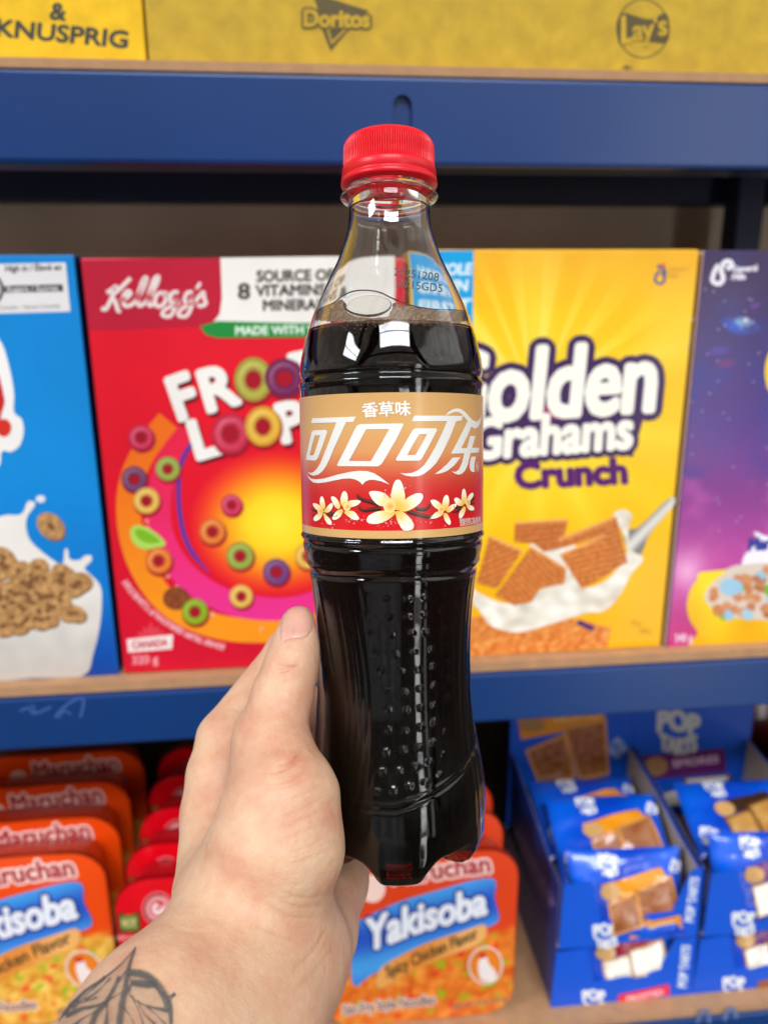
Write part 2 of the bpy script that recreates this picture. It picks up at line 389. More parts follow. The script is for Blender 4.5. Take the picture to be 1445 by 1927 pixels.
# rainbow and glow
for P, w, c0, c1 in [([(318, 792), (272, 850), (247, 910), (243, 975), (256, 1040), (285, 1098), (326, 1142), (385, 1172), (460, 1186), (560, 1180), (700, 1140)], 46, (240, 110, 20), (250, 150, 20)), ([(356, 815), (322, 860), (302, 920), (300, 985), (318, 1040), (352, 1085), (405, 1122), (470, 1142), (560, 1140), (700, 1095)], 46, (232, 30, 70), (236, 48, 140)),
                     ([(372, 820), (340, 875), (338, 960), (356, 1030), (395, 1075)], 9, (90, 50, 150), (90, 50, 150))]:
    A.poly(ribbon(P, w), (lambda a, b: lambda u, v: lerp(a, b, (v - 850) / 300))(c0, c1), 2, step=14)
gl = grad([(0, (255, 232, 60)), (.35, (252, 214, 30)), (.6, (248, 150, 20)), (.82, (240, 70, 28)), (1, (224, 8, 38))])
A.poly(ell(520, 985, 165, 140, 0, 44), lambda u, v: gl(math.hypot((u - 520) / 165, (v - 985) / 140)), 3, step=11)
def loop(x, y, r, c, layer=6, rx=1.0, hole=.42):
    d = lerp(c, (60, 10, 30), .35); l = lerp(c, (255, 250, 220), .42)
    A.poly(ell(x + 2, y + 4, r * rx * 1.05, r * 1.05), lerp((214, 8, 40), (90, 0, 20), .4), layer)
    def f(u, v):
        q = math.hypot((u - x) / rx, v - y) / r; n = mnoise.noise(Vector((u * .25, v * .25, r))) * .25
        return lerp(lerp(d, c, min(1, (1 - abs(q - .72) / .3) + .2 + n)), l, max(0, 1 - abs(q - .68) / .16) * max(0, .55 - (v - y + u - x) / (3.0 * r)) + n * .4)
    A.poly(ell(x, y, r * rx, r), f, layer + 1, [ell(x, y + 1, r * hole * rx, r * hole)], step=max(2.5, r / 7))
WL = (240, 236, 228)
def big(ch, p0, p1, h, sl=0.0):
    A.text(ch, (p0[0] + 4, p0[1] + 6), (p1[0] + 4, p1[1] + 6), h, (110, 4, 24), 5, bold=6, slant=sl); A.text(ch, p0, p1, h, WL, 7, bold=5.5, slant=sl)
big('F', (340, 790), (377, 777), 80); big('R', (394, 774), (452, 757), 76); big('T', (560, 742), (607, 732), 74); big('L', (374, 863), (418, 850), 70); big('P', (535, 832), (578, 822), 70); big('S', (590, 818), (632, 808), 70)
loop(477, 714, 42, (178, 170, 60), 8, .86); loop(535, 711, 37, (110, 24, 80), 8, 1.0); loop(434, 816, 38, (206, 40, 74), 8, .92); loop(495, 802, 38, (232, 178, 50), 8, .9)
for x, y, r, c in [(266, 823, 24, (214, 44, 84)), (316, 882, 23, (150, 170, 66)), (253, 901, 24, (110, 56, 100)), (276, 942, 25, (240, 190, 80)), (299, 1055, 25, (240, 120, 36)), (367, 1151, 25, (140, 176, 20)), (454, 1122, 22, (240, 190, 80)), (640, 1080, 26, (214, 44, 84)), (400, 1000, 25, (232, 120, 40)), (452, 1046, 26, (150, 170, 60)), (520, 1076, 25, (110, 56, 120)), (580, 1046, 25, (238, 186, 70)), (436, 950, 20, (214, 50, 88))]: loop(x, y, r, c, 5)
def berry(u, v):
    n = mnoise.noise(Vector((u * .35, v * .35, 1))); return lerp((96, 40, 20), (170, 90, 40), .5 + n)
A.poly(ell(332, 1126, 25, 22), berry, 5, step=3.5)
A.poly(smooth([(246, 996), (262, 988), (290, 1000), (312, 1022), (300, 1030), (270, 1034), (250, 1020)], 4), (176, 214, 90), 5); A.poly(smooth([(254, 1000), (264, 995), (288, 1006), (302, 1020), (280, 1022), (262, 1014)], 4), (122, 184, 30), 6)
for i in range(26):
    a = random.uniform(.5, 3.4); x, y = 520 - 245 * math.cos(a - .6), 960 + 225 * math.sin(a - .6); A.poly(ell(x, y, 4, 4, n=12), (252, 190, 150), 4, [ell(x, y, 2.4, 2.4, n=12)])
def arcw(x, y):
    a = 2.62 - x * .78; r = 318 + y * 12; return (505 + r * math.cos(a) * .96, 958 + r * math.sin(a) * .82 + 4)
A.text('NATURALLY FLAVOURED FRUIT RINGS', 0, 0, 0, (244, 170, 176), 4, bold=.8, warp=arcw)
A.poly([(239, 1203), (326, 1194), (324, 1221), (242, 1228)], (246, 226, 222), 4); A.text('CANADA', (250, 1221), (316, 1215), 13, (196, 40, 60), 5, bold=.7)
A.poly([(262, 1199), (258, 1190), (270, 1190), (268, 1178), (278, 1184), (284, 1168), (291, 1183), (301, 1176), (299, 1188), (311, 1186), (306, 1196)], (226, 60, 76), 4)
A.text('320 g', (250, 1250), (298, 1247), 15, (240, 150, 160), 4, bold=.8)
A.build('front_print', M_print, red, base=red.location)

# --- yellow box of graham cereal
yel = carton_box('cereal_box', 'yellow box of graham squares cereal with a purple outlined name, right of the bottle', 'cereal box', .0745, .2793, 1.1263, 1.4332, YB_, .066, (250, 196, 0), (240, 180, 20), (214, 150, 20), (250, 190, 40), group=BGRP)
A = Art(ymap(YB_), 0.00008)
def yb(u, v):
    a = math.atan2(v - 790, u - 1010); r = math.hypot(u - 1010, v - 790)
    ray = max(0, math.sin(a * 11 + .6) * .5 + math.sin(a * 7 - 1) * .5) ** .7 if v < 800 else max(0, math.sin(a * 13)) * .5
    base = lerp((255, 226, 70), (252, 198, 0), r / 230); base = lerp(base, (240, 168, 50), max(0, (600 - v) / 150) * .8); base = lerp(base, (248, 176, 0), max(0, (v - 950) / 300))
    return lerp(base, (255, 236, 110), ray * max(0, 1 - r / 420) * .9)
A.poly([(777, 472), (1314, 472), (1239, 1214), (806, 1240)], yb, 1, step=12)
for a0, a1, L_ in ((-2.62, -2.50, 420), (-2.28, -2.12, 460), (-1.98, -1.90, 430), (-1.78, -1.66, 430), (-1.52, -1.38, 430), (-1.22, -1.12, 430), (-1.0, -.86, 420), (-.72, -.60, 420), (-.42, -.34, 380)):
    pts_ = [(1006 + 60 * math.cos((a0 + a1) / 2), 760 + 60 * math.sin((a0 + a1) / 2))]
    for a_ in (a0, a1):
        l_ = L_
        while l_ > 60 and not (782 < 1006 + l_ * math.cos(a_) < 1296 and 475 < 760 + l_ * math.sin(a_)): l_ -= 4
        pts_.append((1006 + l_ * math.cos(a_), 760 + l_ * math.sin(a_)))
    A.poly(pts_, lambda u, v: lerp((255, 244, 150), yb(u, v), .38 + math.hypot(u - 1006, v - 760) / 520), 1.5, step=10)
A.poly([(777, 472), (891, 471), (889, 622), (783, 626)], (0, 160, 222), 2)
for t, y, x1 in (('WHOLE', 516, 886), ('GRAIN', 547, 878), ('FIRST', 583, 884), ('INGREDIENT', 607, 880)): A.text(t, (792, y + 2), (x1, y), 20 if y != 607 else 11, (214, 238, 246), 3, bold=1.4, slant=.15)
def logo(t, p0, p1, h, out, bold, ob, sl, ly):
    A.text(t, p0, p1, h, out, ly, bold=ob, slant=sl, copies=16); A.text(t, p0, p1, h, out, ly, bold=ob * .6, slant=sl); A.text(t, p0, p1, h, (250, 246, 232), ly + 3, bold=bold, slant=sl)
logo('Golden', (816, 797), (1226, 772), 130, (62, 32, 84), 6.5, 20, .16, 4)
A.poly([(850, 770), (1215, 770), (1190, 860), (1100, 838), (980, 850), (880, 885)], (62, 32, 84), 5)
A.poly(ell(1055, 775, 40, 14), (150, 24, 90), 6)
logo('Grahams', (886, 864), (1186, 842), 72, (62, 32, 84), 4.5, 15, .14, 5)
A.text('Crunch', (972, 918), (1178, 908), 45, (88, 20, 104), 5, bold=4)
for P, w in [([(1246, 507), (1236, 515), (1232, 528), (1242, 534), (1250, 526), (1244, 510), (1238, 500), (1248, 505), (1252, 518)], 5)]: A.poly(ribbon(P, w), (66, 84, 140), 3)
A.poly(ell(1247, 499, 5, 4), (236, 96, 40), 3); A.text('General', (1256, 511), (1291, 509), 8, (206, 150, 60), 3); A.text('Mills', (1256, 524), (1276, 523), 8, (206, 150, 60), 3)
def Zg(*p): return [(860 + x / 3.0745, 850 + y / 3.0745) for x, y in p]
def crumb(u, v):
    n = mnoise.noise(Vector((u * .09, v * .16, 3))) + .5 * mnoise.noise(Vector((u * .3, v * .3, 7))); return lerp((206, 100, 34), (246, 176, 90), .45 + n)
A.poly([(808, 1176), (900, 1160), (1000, 1166), (1085, 1164), (1150, 1182), (1142, 1218), (980, 1229), (806, 1239)], crumb, 2, step=6)
A.poly(smooth(Zg((960, 470), (1040, 440), (1120, 370), (1200, 290), (1250, 260), (1255, 300), (1190, 380), (1110, 480), (1060, 600), (1010, 620)), 5), lambda u, v: lerp((120, 116, 112), (230, 226, 216), .5 + .5 * math.sin((u + v) * .12)), 3, step=6)
def milk(u, v):
    n = mnoise.noise(Vector((u * .035, v * .05, 2))); return lerp((212, 200, 176), (254, 250, 238), .62 + n * .9)
A.poly(smooth(Zg((60, 770), (130, 820), (300, 880), (480, 800), (640, 740), (690, 730), (740, 790), (870, 740), (950, 640), (985, 560), (960, 470), (900, 370), (960, 335), (1010, 370), (990, 440), (1000, 560), (1075, 620), (1010, 700), (940, 830), (850, 920), (760, 930), (660, 960), (500, 1010), (350, 1045), (200, 1010), (130, 920), (70, 850)), 4), milk, 4, step=7)
A.poly(smooth(Zg((420, 540), (560, 520), (700, 560), (650, 760), (480, 760)), 3), milk, 5, step=9)
def biscuit(P, ang, dk=0.0):
    c, s = math.cos(ang), math.sin(ang)
    def f(u, v):
        q = (u * s + v * c); n = mnoise.noise(Vector((u * .15, v * .15, 5)))
        return lerp(lerp((176, 80, 22), (240, 158, 80), .5 + .42 * math.sin(q * .62) + n * .5), (150, 66, 24), dk)
    A.poly(Zg(*P), f, 6, step=3.0)
    P2 = Zg(*P); A.poly(ribbon(P2[:2] + [P2[1]], 5, 2), (240, 170, 96), 7)
biscuit([(185, 490), (375, 575), (230, 790), (112, 760)], .4, .1); biscuit([(335, 415), (640, 395), (600, 560), (500, 580), (440, 530), (330, 520)], .1, .2); biscuit([(585, 510), (920, 378), (985, 640), (890, 690), (850, 480), (610, 560)], .35, .12)
biscuit([(425, 550), (630, 680), (620, 765), (480, 790), (430, 870), (330, 890), (220, 830)], -.8, .05); biscuit([(595, 600), (855, 485), (890, 700), (720, 795)], .25)
A.text('15 g', (1188, 1177), (1204, 1176), 10, (150, 106, 20), 3); A.text('340 g', (1202, 1192), (1224, 1191), 9, (150, 106, 20), 3)
A.poly([(1088, 1166), (1120, 1180), (1114, 1188), (1084, 1174)], (70, 40, 110), 5)
A.build('front_print', M_print, yel, base=yel.location)

# --- purple box at the right edge
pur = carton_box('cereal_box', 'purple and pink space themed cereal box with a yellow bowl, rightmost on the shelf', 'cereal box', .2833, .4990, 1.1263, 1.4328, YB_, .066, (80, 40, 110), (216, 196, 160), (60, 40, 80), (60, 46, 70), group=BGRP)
A = Art(ymap(YB_), 0.00008)
pg = grad([(470, (62, 46, 78)), (620, (70, 56, 110)), (800, (92, 66, 138)), (950, (142, 62, 140)), (1060, (196, 76, 160)), (1140, (190, 60, 140)), (1215, (200, 40, 110))])
def pc(u, v):
    n = mnoise.noise(Vector((u * .012, v * .012, 4))) + .5 * mnoise.noise(Vector((u * .04, v * .04, 9)))
    c = lerp(pg(v), (220, 110, 180) if v > 900 else (60, 70, 150), max(0, n) * .8); return lerp(c, (250, 190, 226), math.exp(-((u - 1292) / 30) ** 2 - ((v - 1075) / 34) ** 2) * .8)
PX1 = 1775
A.poly([(1327, 472), (PX1, 474), (PX1, 1216), (1254, 1220)], pc, 1, step=11)
for (x, y, rx, ry, c, q) in [(1392, 612, 46, 20, (60, 96, 200), .45), (1398, 606, 24, 11, (130, 200, 240), .45), (1402, 603, 9, 7, (240, 252, 255), 0), (1420, 575, 20, 6, (110, 70, 150), -.7), (1352, 660, 26, 10, (90, 70, 160), -.3), (1366, 684, 24, 9, (120, 60, 120), -.4)]:
    A.poly(ell(x, y, rx, ry, q), (lambda x, y, rx, ry, c: lambda u, v: lerp(c, pc(u, v), (math.hypot((u - x) / rx, (v - y) / ry)) ** 2))(x, y, rx, ry, c), 2 if rx > 20 else 3, step=5)
for P, w in [([(1352, 498), (1344, 510), (1340, 528), (1352, 534), (1360, 524), (1356, 508), (1362, 494), (1372, 492), (1376, 500), (1366, 506)], 9)]: A.poly(ribbon(P, w), (236, 232, 240), 3)
A.text('General', (1378, 512), (1424, 509), 11, (226, 220, 232), 3, bold=.8); A.text('Mills', (1378, 527), (1402, 525), 11, (226, 220, 232), 3, bold=.8)
for i in range(60): x, y = random.uniform(1290, 1540), random.uniform(520, 1000); A.poly(ell(x, y, 1.5, 1.5, n=8), (190, 180, 230), 2)
A.poly(ell(1500, 700, 62, 74), (246, 206, 40), 3)
A.poly(smooth([(1400, 1045), (1425, 1020), (1418, 1000), (1450, 1010), (1490, 985), (1560, 990), (1560, 1110), (1420, 1110), (1395, 1080)], 3), (246, 240, 250), 4); A.text('Marshmallows', (1408, 1036), (1556, 1024), 22, (50, 60, 150), 5, bold=2, slant=.2)
A.poly(smooth([(1292, 1130), (1310, 1092), (1360, 1072), (PX1, 1060), (PX1, 1208), (1440, 1212), (1300, 1217), (1312, 1192), (1296, 1165)], 4), lambda u, v: lerp((252, 222, 30), (236, 176, 0), (v - 1090) / 120 + .3 * math.sin(u * .05)), 4, step=8)
A.poly(smooth([(1325, 1120), (1360, 1080), (1420, 1060), (PX1, 1050), (PX1, 1165), (1420, 1166), (1350, 1150)], 4), (222, 206, 190), 5)
for i in range(70):
    x, y = random.uniform(1335, 1550), random.uniform(1072, 1158)
    if y < 1110 - (x - 1335) * .4: continue
    c = random.choice([(186, 110, 60), (206, 130, 76), (170, 94, 50), (206, 130, 76), (150, 200, 226), (120, 180, 60)]); A.poly(ell(x, y, random.uniform(8, 13), random.uniform(7, 10), random.uniform(0, 3)), lerp(c, (250, 230, 200), random.uniform(0, .25)), 6)
A.poly(ell(1375, 1105, 22, 16), (160, 204, 226), 7); A.text('340 g', (1270, 1208), (1302, 1206), 14, (238, 200, 226), 6, bold=.6)
A.build('front_print', M_print, pur, base=pur.location)

# --- blue box at the left edge
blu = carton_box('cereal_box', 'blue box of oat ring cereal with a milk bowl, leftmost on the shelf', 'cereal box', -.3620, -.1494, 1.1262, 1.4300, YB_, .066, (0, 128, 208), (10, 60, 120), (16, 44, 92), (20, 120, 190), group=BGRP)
A = Art(ymap(YB_), 0.00008); X0 = -300
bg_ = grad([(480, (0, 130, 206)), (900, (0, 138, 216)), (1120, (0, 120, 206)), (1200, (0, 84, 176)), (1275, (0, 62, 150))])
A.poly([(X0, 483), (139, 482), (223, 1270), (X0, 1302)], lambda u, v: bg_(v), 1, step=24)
A.poly([(-130, 500), (124, 494), (133, 586), (-130, 594)], (226, 224, 222), 2); A.poly([(8, 538), (118, 535), (120, 548), (9, 551)], (50, 48, 50), 3)
A.text('High in / Élevé en', (11, 511), (116, 508), 11, (70, 70, 72), 3, bold=.5); A.text('Sugars / Sucres', (14, 549), (110, 546), 9.5, (214, 214, 214), 4, bold=.4); A.text('Health Canada / Santé Canada', (-40, 584), (114, 579), 8, (120, 118, 118), 3)
A.poly(ell(-18, 545, 26, 30), (60, 60, 62), 3, [ell(-18, 545, 20, 24)])
A.poly(smooth([(-200, 640), (-40, 622), (0, 640), (18, 690), (27, 740), (27, 775), (42, 790), (45, 815), (38, 838), (22, 850), (4, 850), (-4, 880), (-60, 900), (-220, 900)], 5), (240, 238, 234), 3); A.poly(smooth([(-200, 665), (-40, 645), (-8, 690), (7, 740), (6, 770), (-30, 830), (-200, 860)], 5), (196, 30, 34), 4); A.poly(ell(8, 805, 14, 17), (212, 44, 30), 5)
A.poly(smooth([(X0, 1040), (-60, 1010), (0, 972), (40, 968), (52, 945), (64, 944), (66, 952), (52, 972), (50, 995), (60, 1020), (95, 1050), (118, 1062), (122, 1036), (128, 1034), (132, 1052), (150, 1054), (160, 1046), (172, 1046), (172, 1056), (160, 1068), (165, 1076), (188, 1100), (192, 1130), (188, 1180), (176, 1230), (156, 1272), (60, 1276), (X0, 1290)], 4), lambda u, v: lerp((236, 232, 224), (196, 190, 182), (v - 1100) / 160 + .25 * mnoise.noise(Vector((u * .03, v * .03, 0)))), 3, step=9)
A.poly(ell(77, 939, 9, 7), (226, 230, 234), 3)
def oat(u, v):
    n = mnoise.noise(Vector((u * .3, v * .3, 0))) + mnoise.noise(Vector((u * .1, v * .1, 5))); return lerp((150, 104, 58), (218, 172, 112), .5 + n * .6)
def oatring(x, y, a, b, q):
    A.poly(ell(x + 2, y + 3, a, b, q), (120, 80, 48), 4); A.poly(ell(x, y, a, b, q), oat, 5, step=4); A.poly(ell(x, y, a * .28, b * .25, q), (126, 84, 50), 6, step=None)
oatring(96, 990, 30, 22, .75)
for x, y in sorted([(random.uniform(-220, 160), random.uniform(1042, 1180)) for i in range(190)], key=lambda q: q[1]):
    if y < 1045 + max(0, x) * .30 or y > 1185 - max(0, x - 60) * .35: continue
    oatring(x, y, random.uniform(20, 27), random.uniform(14, 20), random.uniform(-.8, .8))
A.build('front_print', M_print, blu, base=blu.location)

# --- shipping cartons on the upper shelf
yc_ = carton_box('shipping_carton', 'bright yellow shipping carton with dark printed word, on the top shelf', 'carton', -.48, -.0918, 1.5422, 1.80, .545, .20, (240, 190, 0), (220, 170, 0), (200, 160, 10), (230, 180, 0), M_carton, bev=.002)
A = Art(ymap(.545), .00008); DK = (62, 66, 52)
A.text('KNUSPRIG', (-6, 67), (239, 90), 30.5, DK, 1, bold=1.8); A.text('&', (95, 36), (123, 38), 31, DK, 1, bold=1.8)
A.build('front_print', M_carton, yc_, base=yc_.location)
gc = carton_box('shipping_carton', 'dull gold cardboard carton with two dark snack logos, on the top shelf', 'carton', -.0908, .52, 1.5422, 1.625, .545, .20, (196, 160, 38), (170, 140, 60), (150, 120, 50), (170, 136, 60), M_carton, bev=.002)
A = Art(ymap(.545), .00008); DG, GC = (92, 80, 44), (196, 160, 38)
A.poly([(586, -14), (694, 20), (668, 44), (622, 97), (604, 50), (596, 10)], DG, 1); A.poly([(614, 53), (660, 48), (624, 84)], GC, 2); A.poly([(619, 56), (650, 52), (625, 77)], DG, 3)
A.text('Doritos', (573, 49), (695, 51), 30, DG, 4, bold=6, copies=14); A.text('Doritos', (573, 49), (695, 51), 30, GC, 6, bold=2.0)
A.poly(ell(1209, 54, 50, 56, 0, 48), DG, 1, [ell(1209, 54, 47.5, 53.5, 0, 48)])
A.poly(smooth([(1160, 40), (1172, 24), (1195, 30), (1225, 36), (1252, 24), (1259, 50), (1254, 80), (1225, 79), (1195, 77), (1168, 86), (1160, 62)], 4), DG, 2)
A.text('L', (1170, 82), (1190, 79), 50, GC, 4, bold=2.2, slant=.16); A.text('a', (1191, 76), (1209, 74), 38, GC, 5, bold=1.6, slant=.1); A.text('y', (1209, 75), (1230, 72), 38, GC, 5, bold=1.6, slant=.1); A.text("'s", (1231, 68), (1254, 65), 38, GC, 5, bold=1.6, slant=.1)
for i in range(5): A.poly(ribbon([(1170 + i * 3, 128 + i), (1180, 124), (1190, 130)], 2), (120, 90, 40), 2)
A.build('front_print', M_carton, gc, base=gc.location)
# ------------------------------------------------------------------ noodle trays on the lower shelf
ZS = 0.7522
def rrect(w, h, r, n=7, inset=0.0):
    w, h, r = w - 2 * inset, h - 2 * inset, max(.002, r - inset); o = []
    for cx, cz, a0 in ((w / 2 - r, h / 2 - r, 0), (-w / 2 + r, h / 2 - r, math.pi / 2), (-w / 2 + r, -h / 2 + r, math.pi), (w / 2 - r, -h / 2 + r, 1.5 * math.pi)):
        for i in range(n): a = a0 + math.pi / 2 * i / (n - 1); o.append((cx + r * math.cos(a), cz + r * math.sin(a) + h / 2 + inset))
    return o
def tray_thing(label, w, h, X, col, art, group):
    t = empty('noodle_tray', (X, .56, ZS), label, 'noodle tray', group)
    secs = [(0.0, 0.0), (.0012, .0003), (.0026, 0.0), (.003, .004), (.014, .006), (.038, .014), (.042, .020)]
    V, Fc = [], []; n = 28
    for y, ins in secs: V += [(x, y, z) for x, z in rrect(w, h, .030, 7, ins)]
    for k in range(len(secs) - 1):
        for j in range(n): Fc.append((k * n + j, k * n + (j + 1) % n, (k + 1) * n + (j + 1) % n, (k + 1) * n + j))
    Fc.append(tuple(range((len(secs) - 1) * n, len(secs) * n)))
    new_mesh('tray', V, Fc, col, t, True)
    art(t, w, h); return t
def film_map(t, w, h):
    def f(uv, lift):
        P = on_y(uv, .56); x = (P[:, 0] - t.location.x) / (w / 2); z = (P[:, 2] - t.location.z) / h
        P[:, 1] -= lift + .0006 + .0022 * np.clip(1 - np.abs(x) ** 4, 0, 1) * np.clip(1 - np.abs(2 * z - 1) ** 4, 0, 1) + .0005 * np.sin(x * 7 + z * 9)
        return P
    return f
def outline_px(t, w, h, ins=0.0):
    return [tuple(project([(t.location.x + x, .56, t.location.z + z)])[0]) for x, z in rrect(w, h, .030, 7, ins)]
def food(seed, warm):
    def f(u, v):
        n = mnoise.noise(Vector((u * .045, v * .055, seed))); q = mnoise.noise(Vector((u * .13, v * .15, seed + 4)))
        c = lerp((206, 80, 14), (250, 160, 60), .5 + .7 * n + .4 * q) if warm else lerp((206, 130, 20), (252, 216, 110), .5 + .7 * n + .5 * q)
        r = mnoise.noise(Vector((u * .05, v * .05, seed + 20)))
        if r > .34: c = lerp(c, (150, 178, 20), min(1, (r - .34) * 8))
        if r < -.40: c = lerp(c, (226, 40, 20), min(1, (-.40 - r) * 8))
        return c
    return f
def orange_art(warm):
    flav = 'Spicy Chicken Flavor' if warm else 'Chicken Flavor'
    def go(t, w, h):
        dx = 0.086 - t.location.x
        m0 = film_map(t, w, h)
        def m(uv, lift):                                 # drawn on the middle column, carried to this tray
            P = on_y(uv, .56); P[:, 0] -= dx
            x = (P[:, 0] - t.location.x) / (w / 2); z = (P[:, 2] - t.location.z) / h
            P[:, 1] -= lift + .0006 + .0022 * np.clip(1 - np.abs(x) ** 4, 0, 1) * np.clip(1 - np.abs(2 * z - 1) ** 4, 0, 1) + .0005 * np.sin(x * 7 + z * 9); return P
        A = Art(m, .00012); out = [tuple(project([(.086 + x, .56, t.location.z + z)])[0]) for x, z in rrect(w, h, .030, 7, .001)]
        top, f = ((222, 66, 24), food(1, True)) if warm else ((236, 74, 10), food(9, False))
        A.poly(out, lambda u, v: lerp(top, f(u, v), (v - (1806 - (u - 640) * .20)) / 10), 1, step=7)
        for k, c in ((24, (250, 214, 200)), (20, (226, 110, 100)), (14, (250, 214, 200)), (9, (222, 100, 90))): A.poly(ell(701, 1672, k, k * 1.05), c, 2)
        A.text('Maruchan', (738, 1662), (922, 1640), 31, (250, 216, 206), 3, bold=6); A.text('Maruchan', (738, 1662), (922, 1640), 31, (176, 26, 40), 5, bold=1.5)
        A.poly(smooth([(664, 1742), (690, 1722), (760, 1692), (840, 1668), (926, 1652), (930, 1690), (936, 1734), (870, 1752), (770, 1790), (700, 1830), (666, 1852), (660, 1800)], 4), lambda u, v: lerp((70, 160, 232), (36, 84, 190), .5 + .5 * math.sin((v + .27 * u) * .055 + 1.3)), 6, step=7)
        def wy(x, y): return (690 + x * 224, 1786 - x * 92 + x * x * 22 - y * (58 - 10 * x) * 1.0)
        A.text('Yakisoba', 0, 0, 0, (24, 52, 140), 8, bold=8, warp=wy); A.text('Yakisoba', 0, 0, 0, (232, 236, 244), 10, bold=3.2, warp=wy)
        A.poly(smooth([(716, 1816), (790, 1776), (880, 1744), (912, 1738), (908, 1766), (850, 1792), (780, 1822), (714, 1856)], 3), lambda u, v: lerp((226, 140, 54), (240, 178, 104), .5 + .5 * math.sin(u * .03)), 7, step=9)
        A.text(flav, (728, 1834), (898, 1760), 20, (90, 70, 44), 9, bold=.8, slant=.2)
        A.poly(ell(912, 1812, 33, 36), (240, 214, 196), 8, [ell(912, 1812, 29, 32)]); A.poly(ell(912, 1812, 27, 30), (236, 130, 30), 8)
        A.poly(smooth([(902, 1836), (898, 1810), (904, 1796), (914, 1794), (918, 1808), (930, 1822), (932, 1838), (916, 1842)], 4), (244, 232, 226), 9); A.poly(ell(906, 1793, 8, 5), (206, 40, 30), 10)
        A.text('Stir-Fry Style Noodles', (646, 1906), (818, 1884), 18, (250, 220, 200), 4, bold=3); A.text('Stir-Fry Style Noodles', (646, 1906), (818, 1884), 18, (126, 100, 96), 6, bold=.6)
        A.text('NET WT 4 OZ (113 g)', (852, 1896), (952, 1880), 9, (150, 116, 104), 6, bold=.4)
        A.build('lid_film', M_film, t, base=t.location)
    return go
def red_art(t, w, h):
    A = Art(film_map(t, w, h), .00012); out = outline_px(t, w, h, .001)
    A.poly(out, lambda u, v: lerp((224, 0, 22), (206, 0, 24), (v - 1650) / 240), 1, step=16)
    for k, c in ((30, (236, 120, 124)), (27, (150, 20, 36)), (22, (240, 170, 170)), (16, (206, 60, 66)), (11, (246, 226, 224))): A.poly(ell(298, 1708, k, k), c, 2)
    A.poly(ell(298, 1708, 5, 3), (206, 60, 66), 3)
    A.poly([(222, 1718), (264, 1714), (267, 1752), (226, 1756)], (60, 50, 20), 2); A.poly([(226, 1722), (260, 1718), (263, 1748), (230, 1751)], (120, 124, 60), 3); A.text('HOT', (231, 1742), (258, 1740), 13, (206, 206, 130), 4, bold=.8)
    A.text('NEW RECIPE', (222, 1770), (272, 1765), 9, (246, 150, 150), 3, bold=.4); A.text('Maruchan', (334, 1722), (520, 1700), 34, (246, 226, 224), 3, bold=3)
    A.poly(smooth([(240, 1800), (380, 1760), (540, 1740), (560, 1860), (400, 1900), (250, 1910)], 4), food(14, True), 3, step=9)
    A.build('lid_film', M_film, t, base=t.location)
M_tr_o = mat('orange_tray', lin((206, 50, 16)), rough=.35, coat=.3); M_tr_r = mat('red_tray', lin((196, 6, 22)), rough=.35, coat=.3)
ordw = ['front', 'second', 'third', 'fourth', 'rearmost']
def row(first, ys, fmt, zs=None):
    for i, y in enumerate(ys):
        o = first if i == 0 else copy_tree(first)
        o.location.y = y; o.location.x += random.uniform(-.002, .002) * (i > 0); o.rotation_euler = (random.uniform(-.03, -.005), 0, random.uniform(-.015, .015)); o['label'] = fmt % ordw[i]
GA, GB = 'orange noodle trays standing in rows', 'red noodle trays standing in a row'
row(tray_thing('x', .176, .182, -.279, M_tr_o, orange_art(False), GA), (.594, .646, .698, .752), 'orange chicken noodle tray at the left edge, %s of its row')
row(tray_thing('x', .170, .179, -.092, M_tr_r, red_art, GB), (.56, .604, .655, .706, .757), 'bright red noodle tray left of the wrist, %s of its row')
row(tray_thing('x', .176, .182, .086, M_tr_o, orange_art(True), GA), (.56, .612, .662, .712), 'orange red spicy noodle tray below the bottle, %s of its row')

# ------------------------------------------------------------------ display cartons of toaster pastries
PB = (0, 78, 196); PBD = (6, 44, 120)
SW = .1395
def slab(P, off):
    n = len(P); V = [Vector(p) for p in P] + [Vector(p) + Vector(off) for p in P]
    tri = geometry.tessellate_polygon([[Vector(p) for p in P]]); Fc = [tuple(t) for t in tri] + [tuple(k + n for k in t[::-1]) for t in tri] + [(i, (i + 1) % n, n + (i + 1) % n, n + i) for i in range(n)]
    return V, Fc
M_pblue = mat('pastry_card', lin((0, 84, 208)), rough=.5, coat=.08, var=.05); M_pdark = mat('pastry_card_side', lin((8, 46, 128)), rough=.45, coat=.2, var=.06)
def poplogo(A, x, y, s, c=(232, 236, 240), rot=0.0, ly=4):
    def wp(x0, w, y0, h, a, b):
        def f(p, q):
            X = (x0 + w * p) * s; Y = (y0 + h * q + .10 * math.sin(p * 5 + a)) * s * b
            return (x + X * math.cos(rot) + Y * math.sin(rot), y + X * math.sin(rot) - Y * math.cos(rot))
        return f
    A.text('POP', 0, 0, 0, c, ly, bold=s * .07, warp=wp(-.85, 1.7, .10, .80, 0, 1)); A.text('TARTS', 0, 0, 0, c, ly, bold=s * .055, warp=wp(-.75, 1.5, -.72, .62, 2, 1))
def tart(A, P, frost, edge, ly, n=0):
    A.poly(P, edge, ly, step=4); c = np.mean(P, 0); Q = [tuple(c + (np.array(p) - c) * .86) for p in P]; Q = [(a, b) for a, b in Q]
    A.poly(Q, lambda u, v: lerp(frost, (255, 250, 240), .12 + .22 * mnoise.noise(Vector((u * .09, v * .09, n)))), ly + 1, step=4)
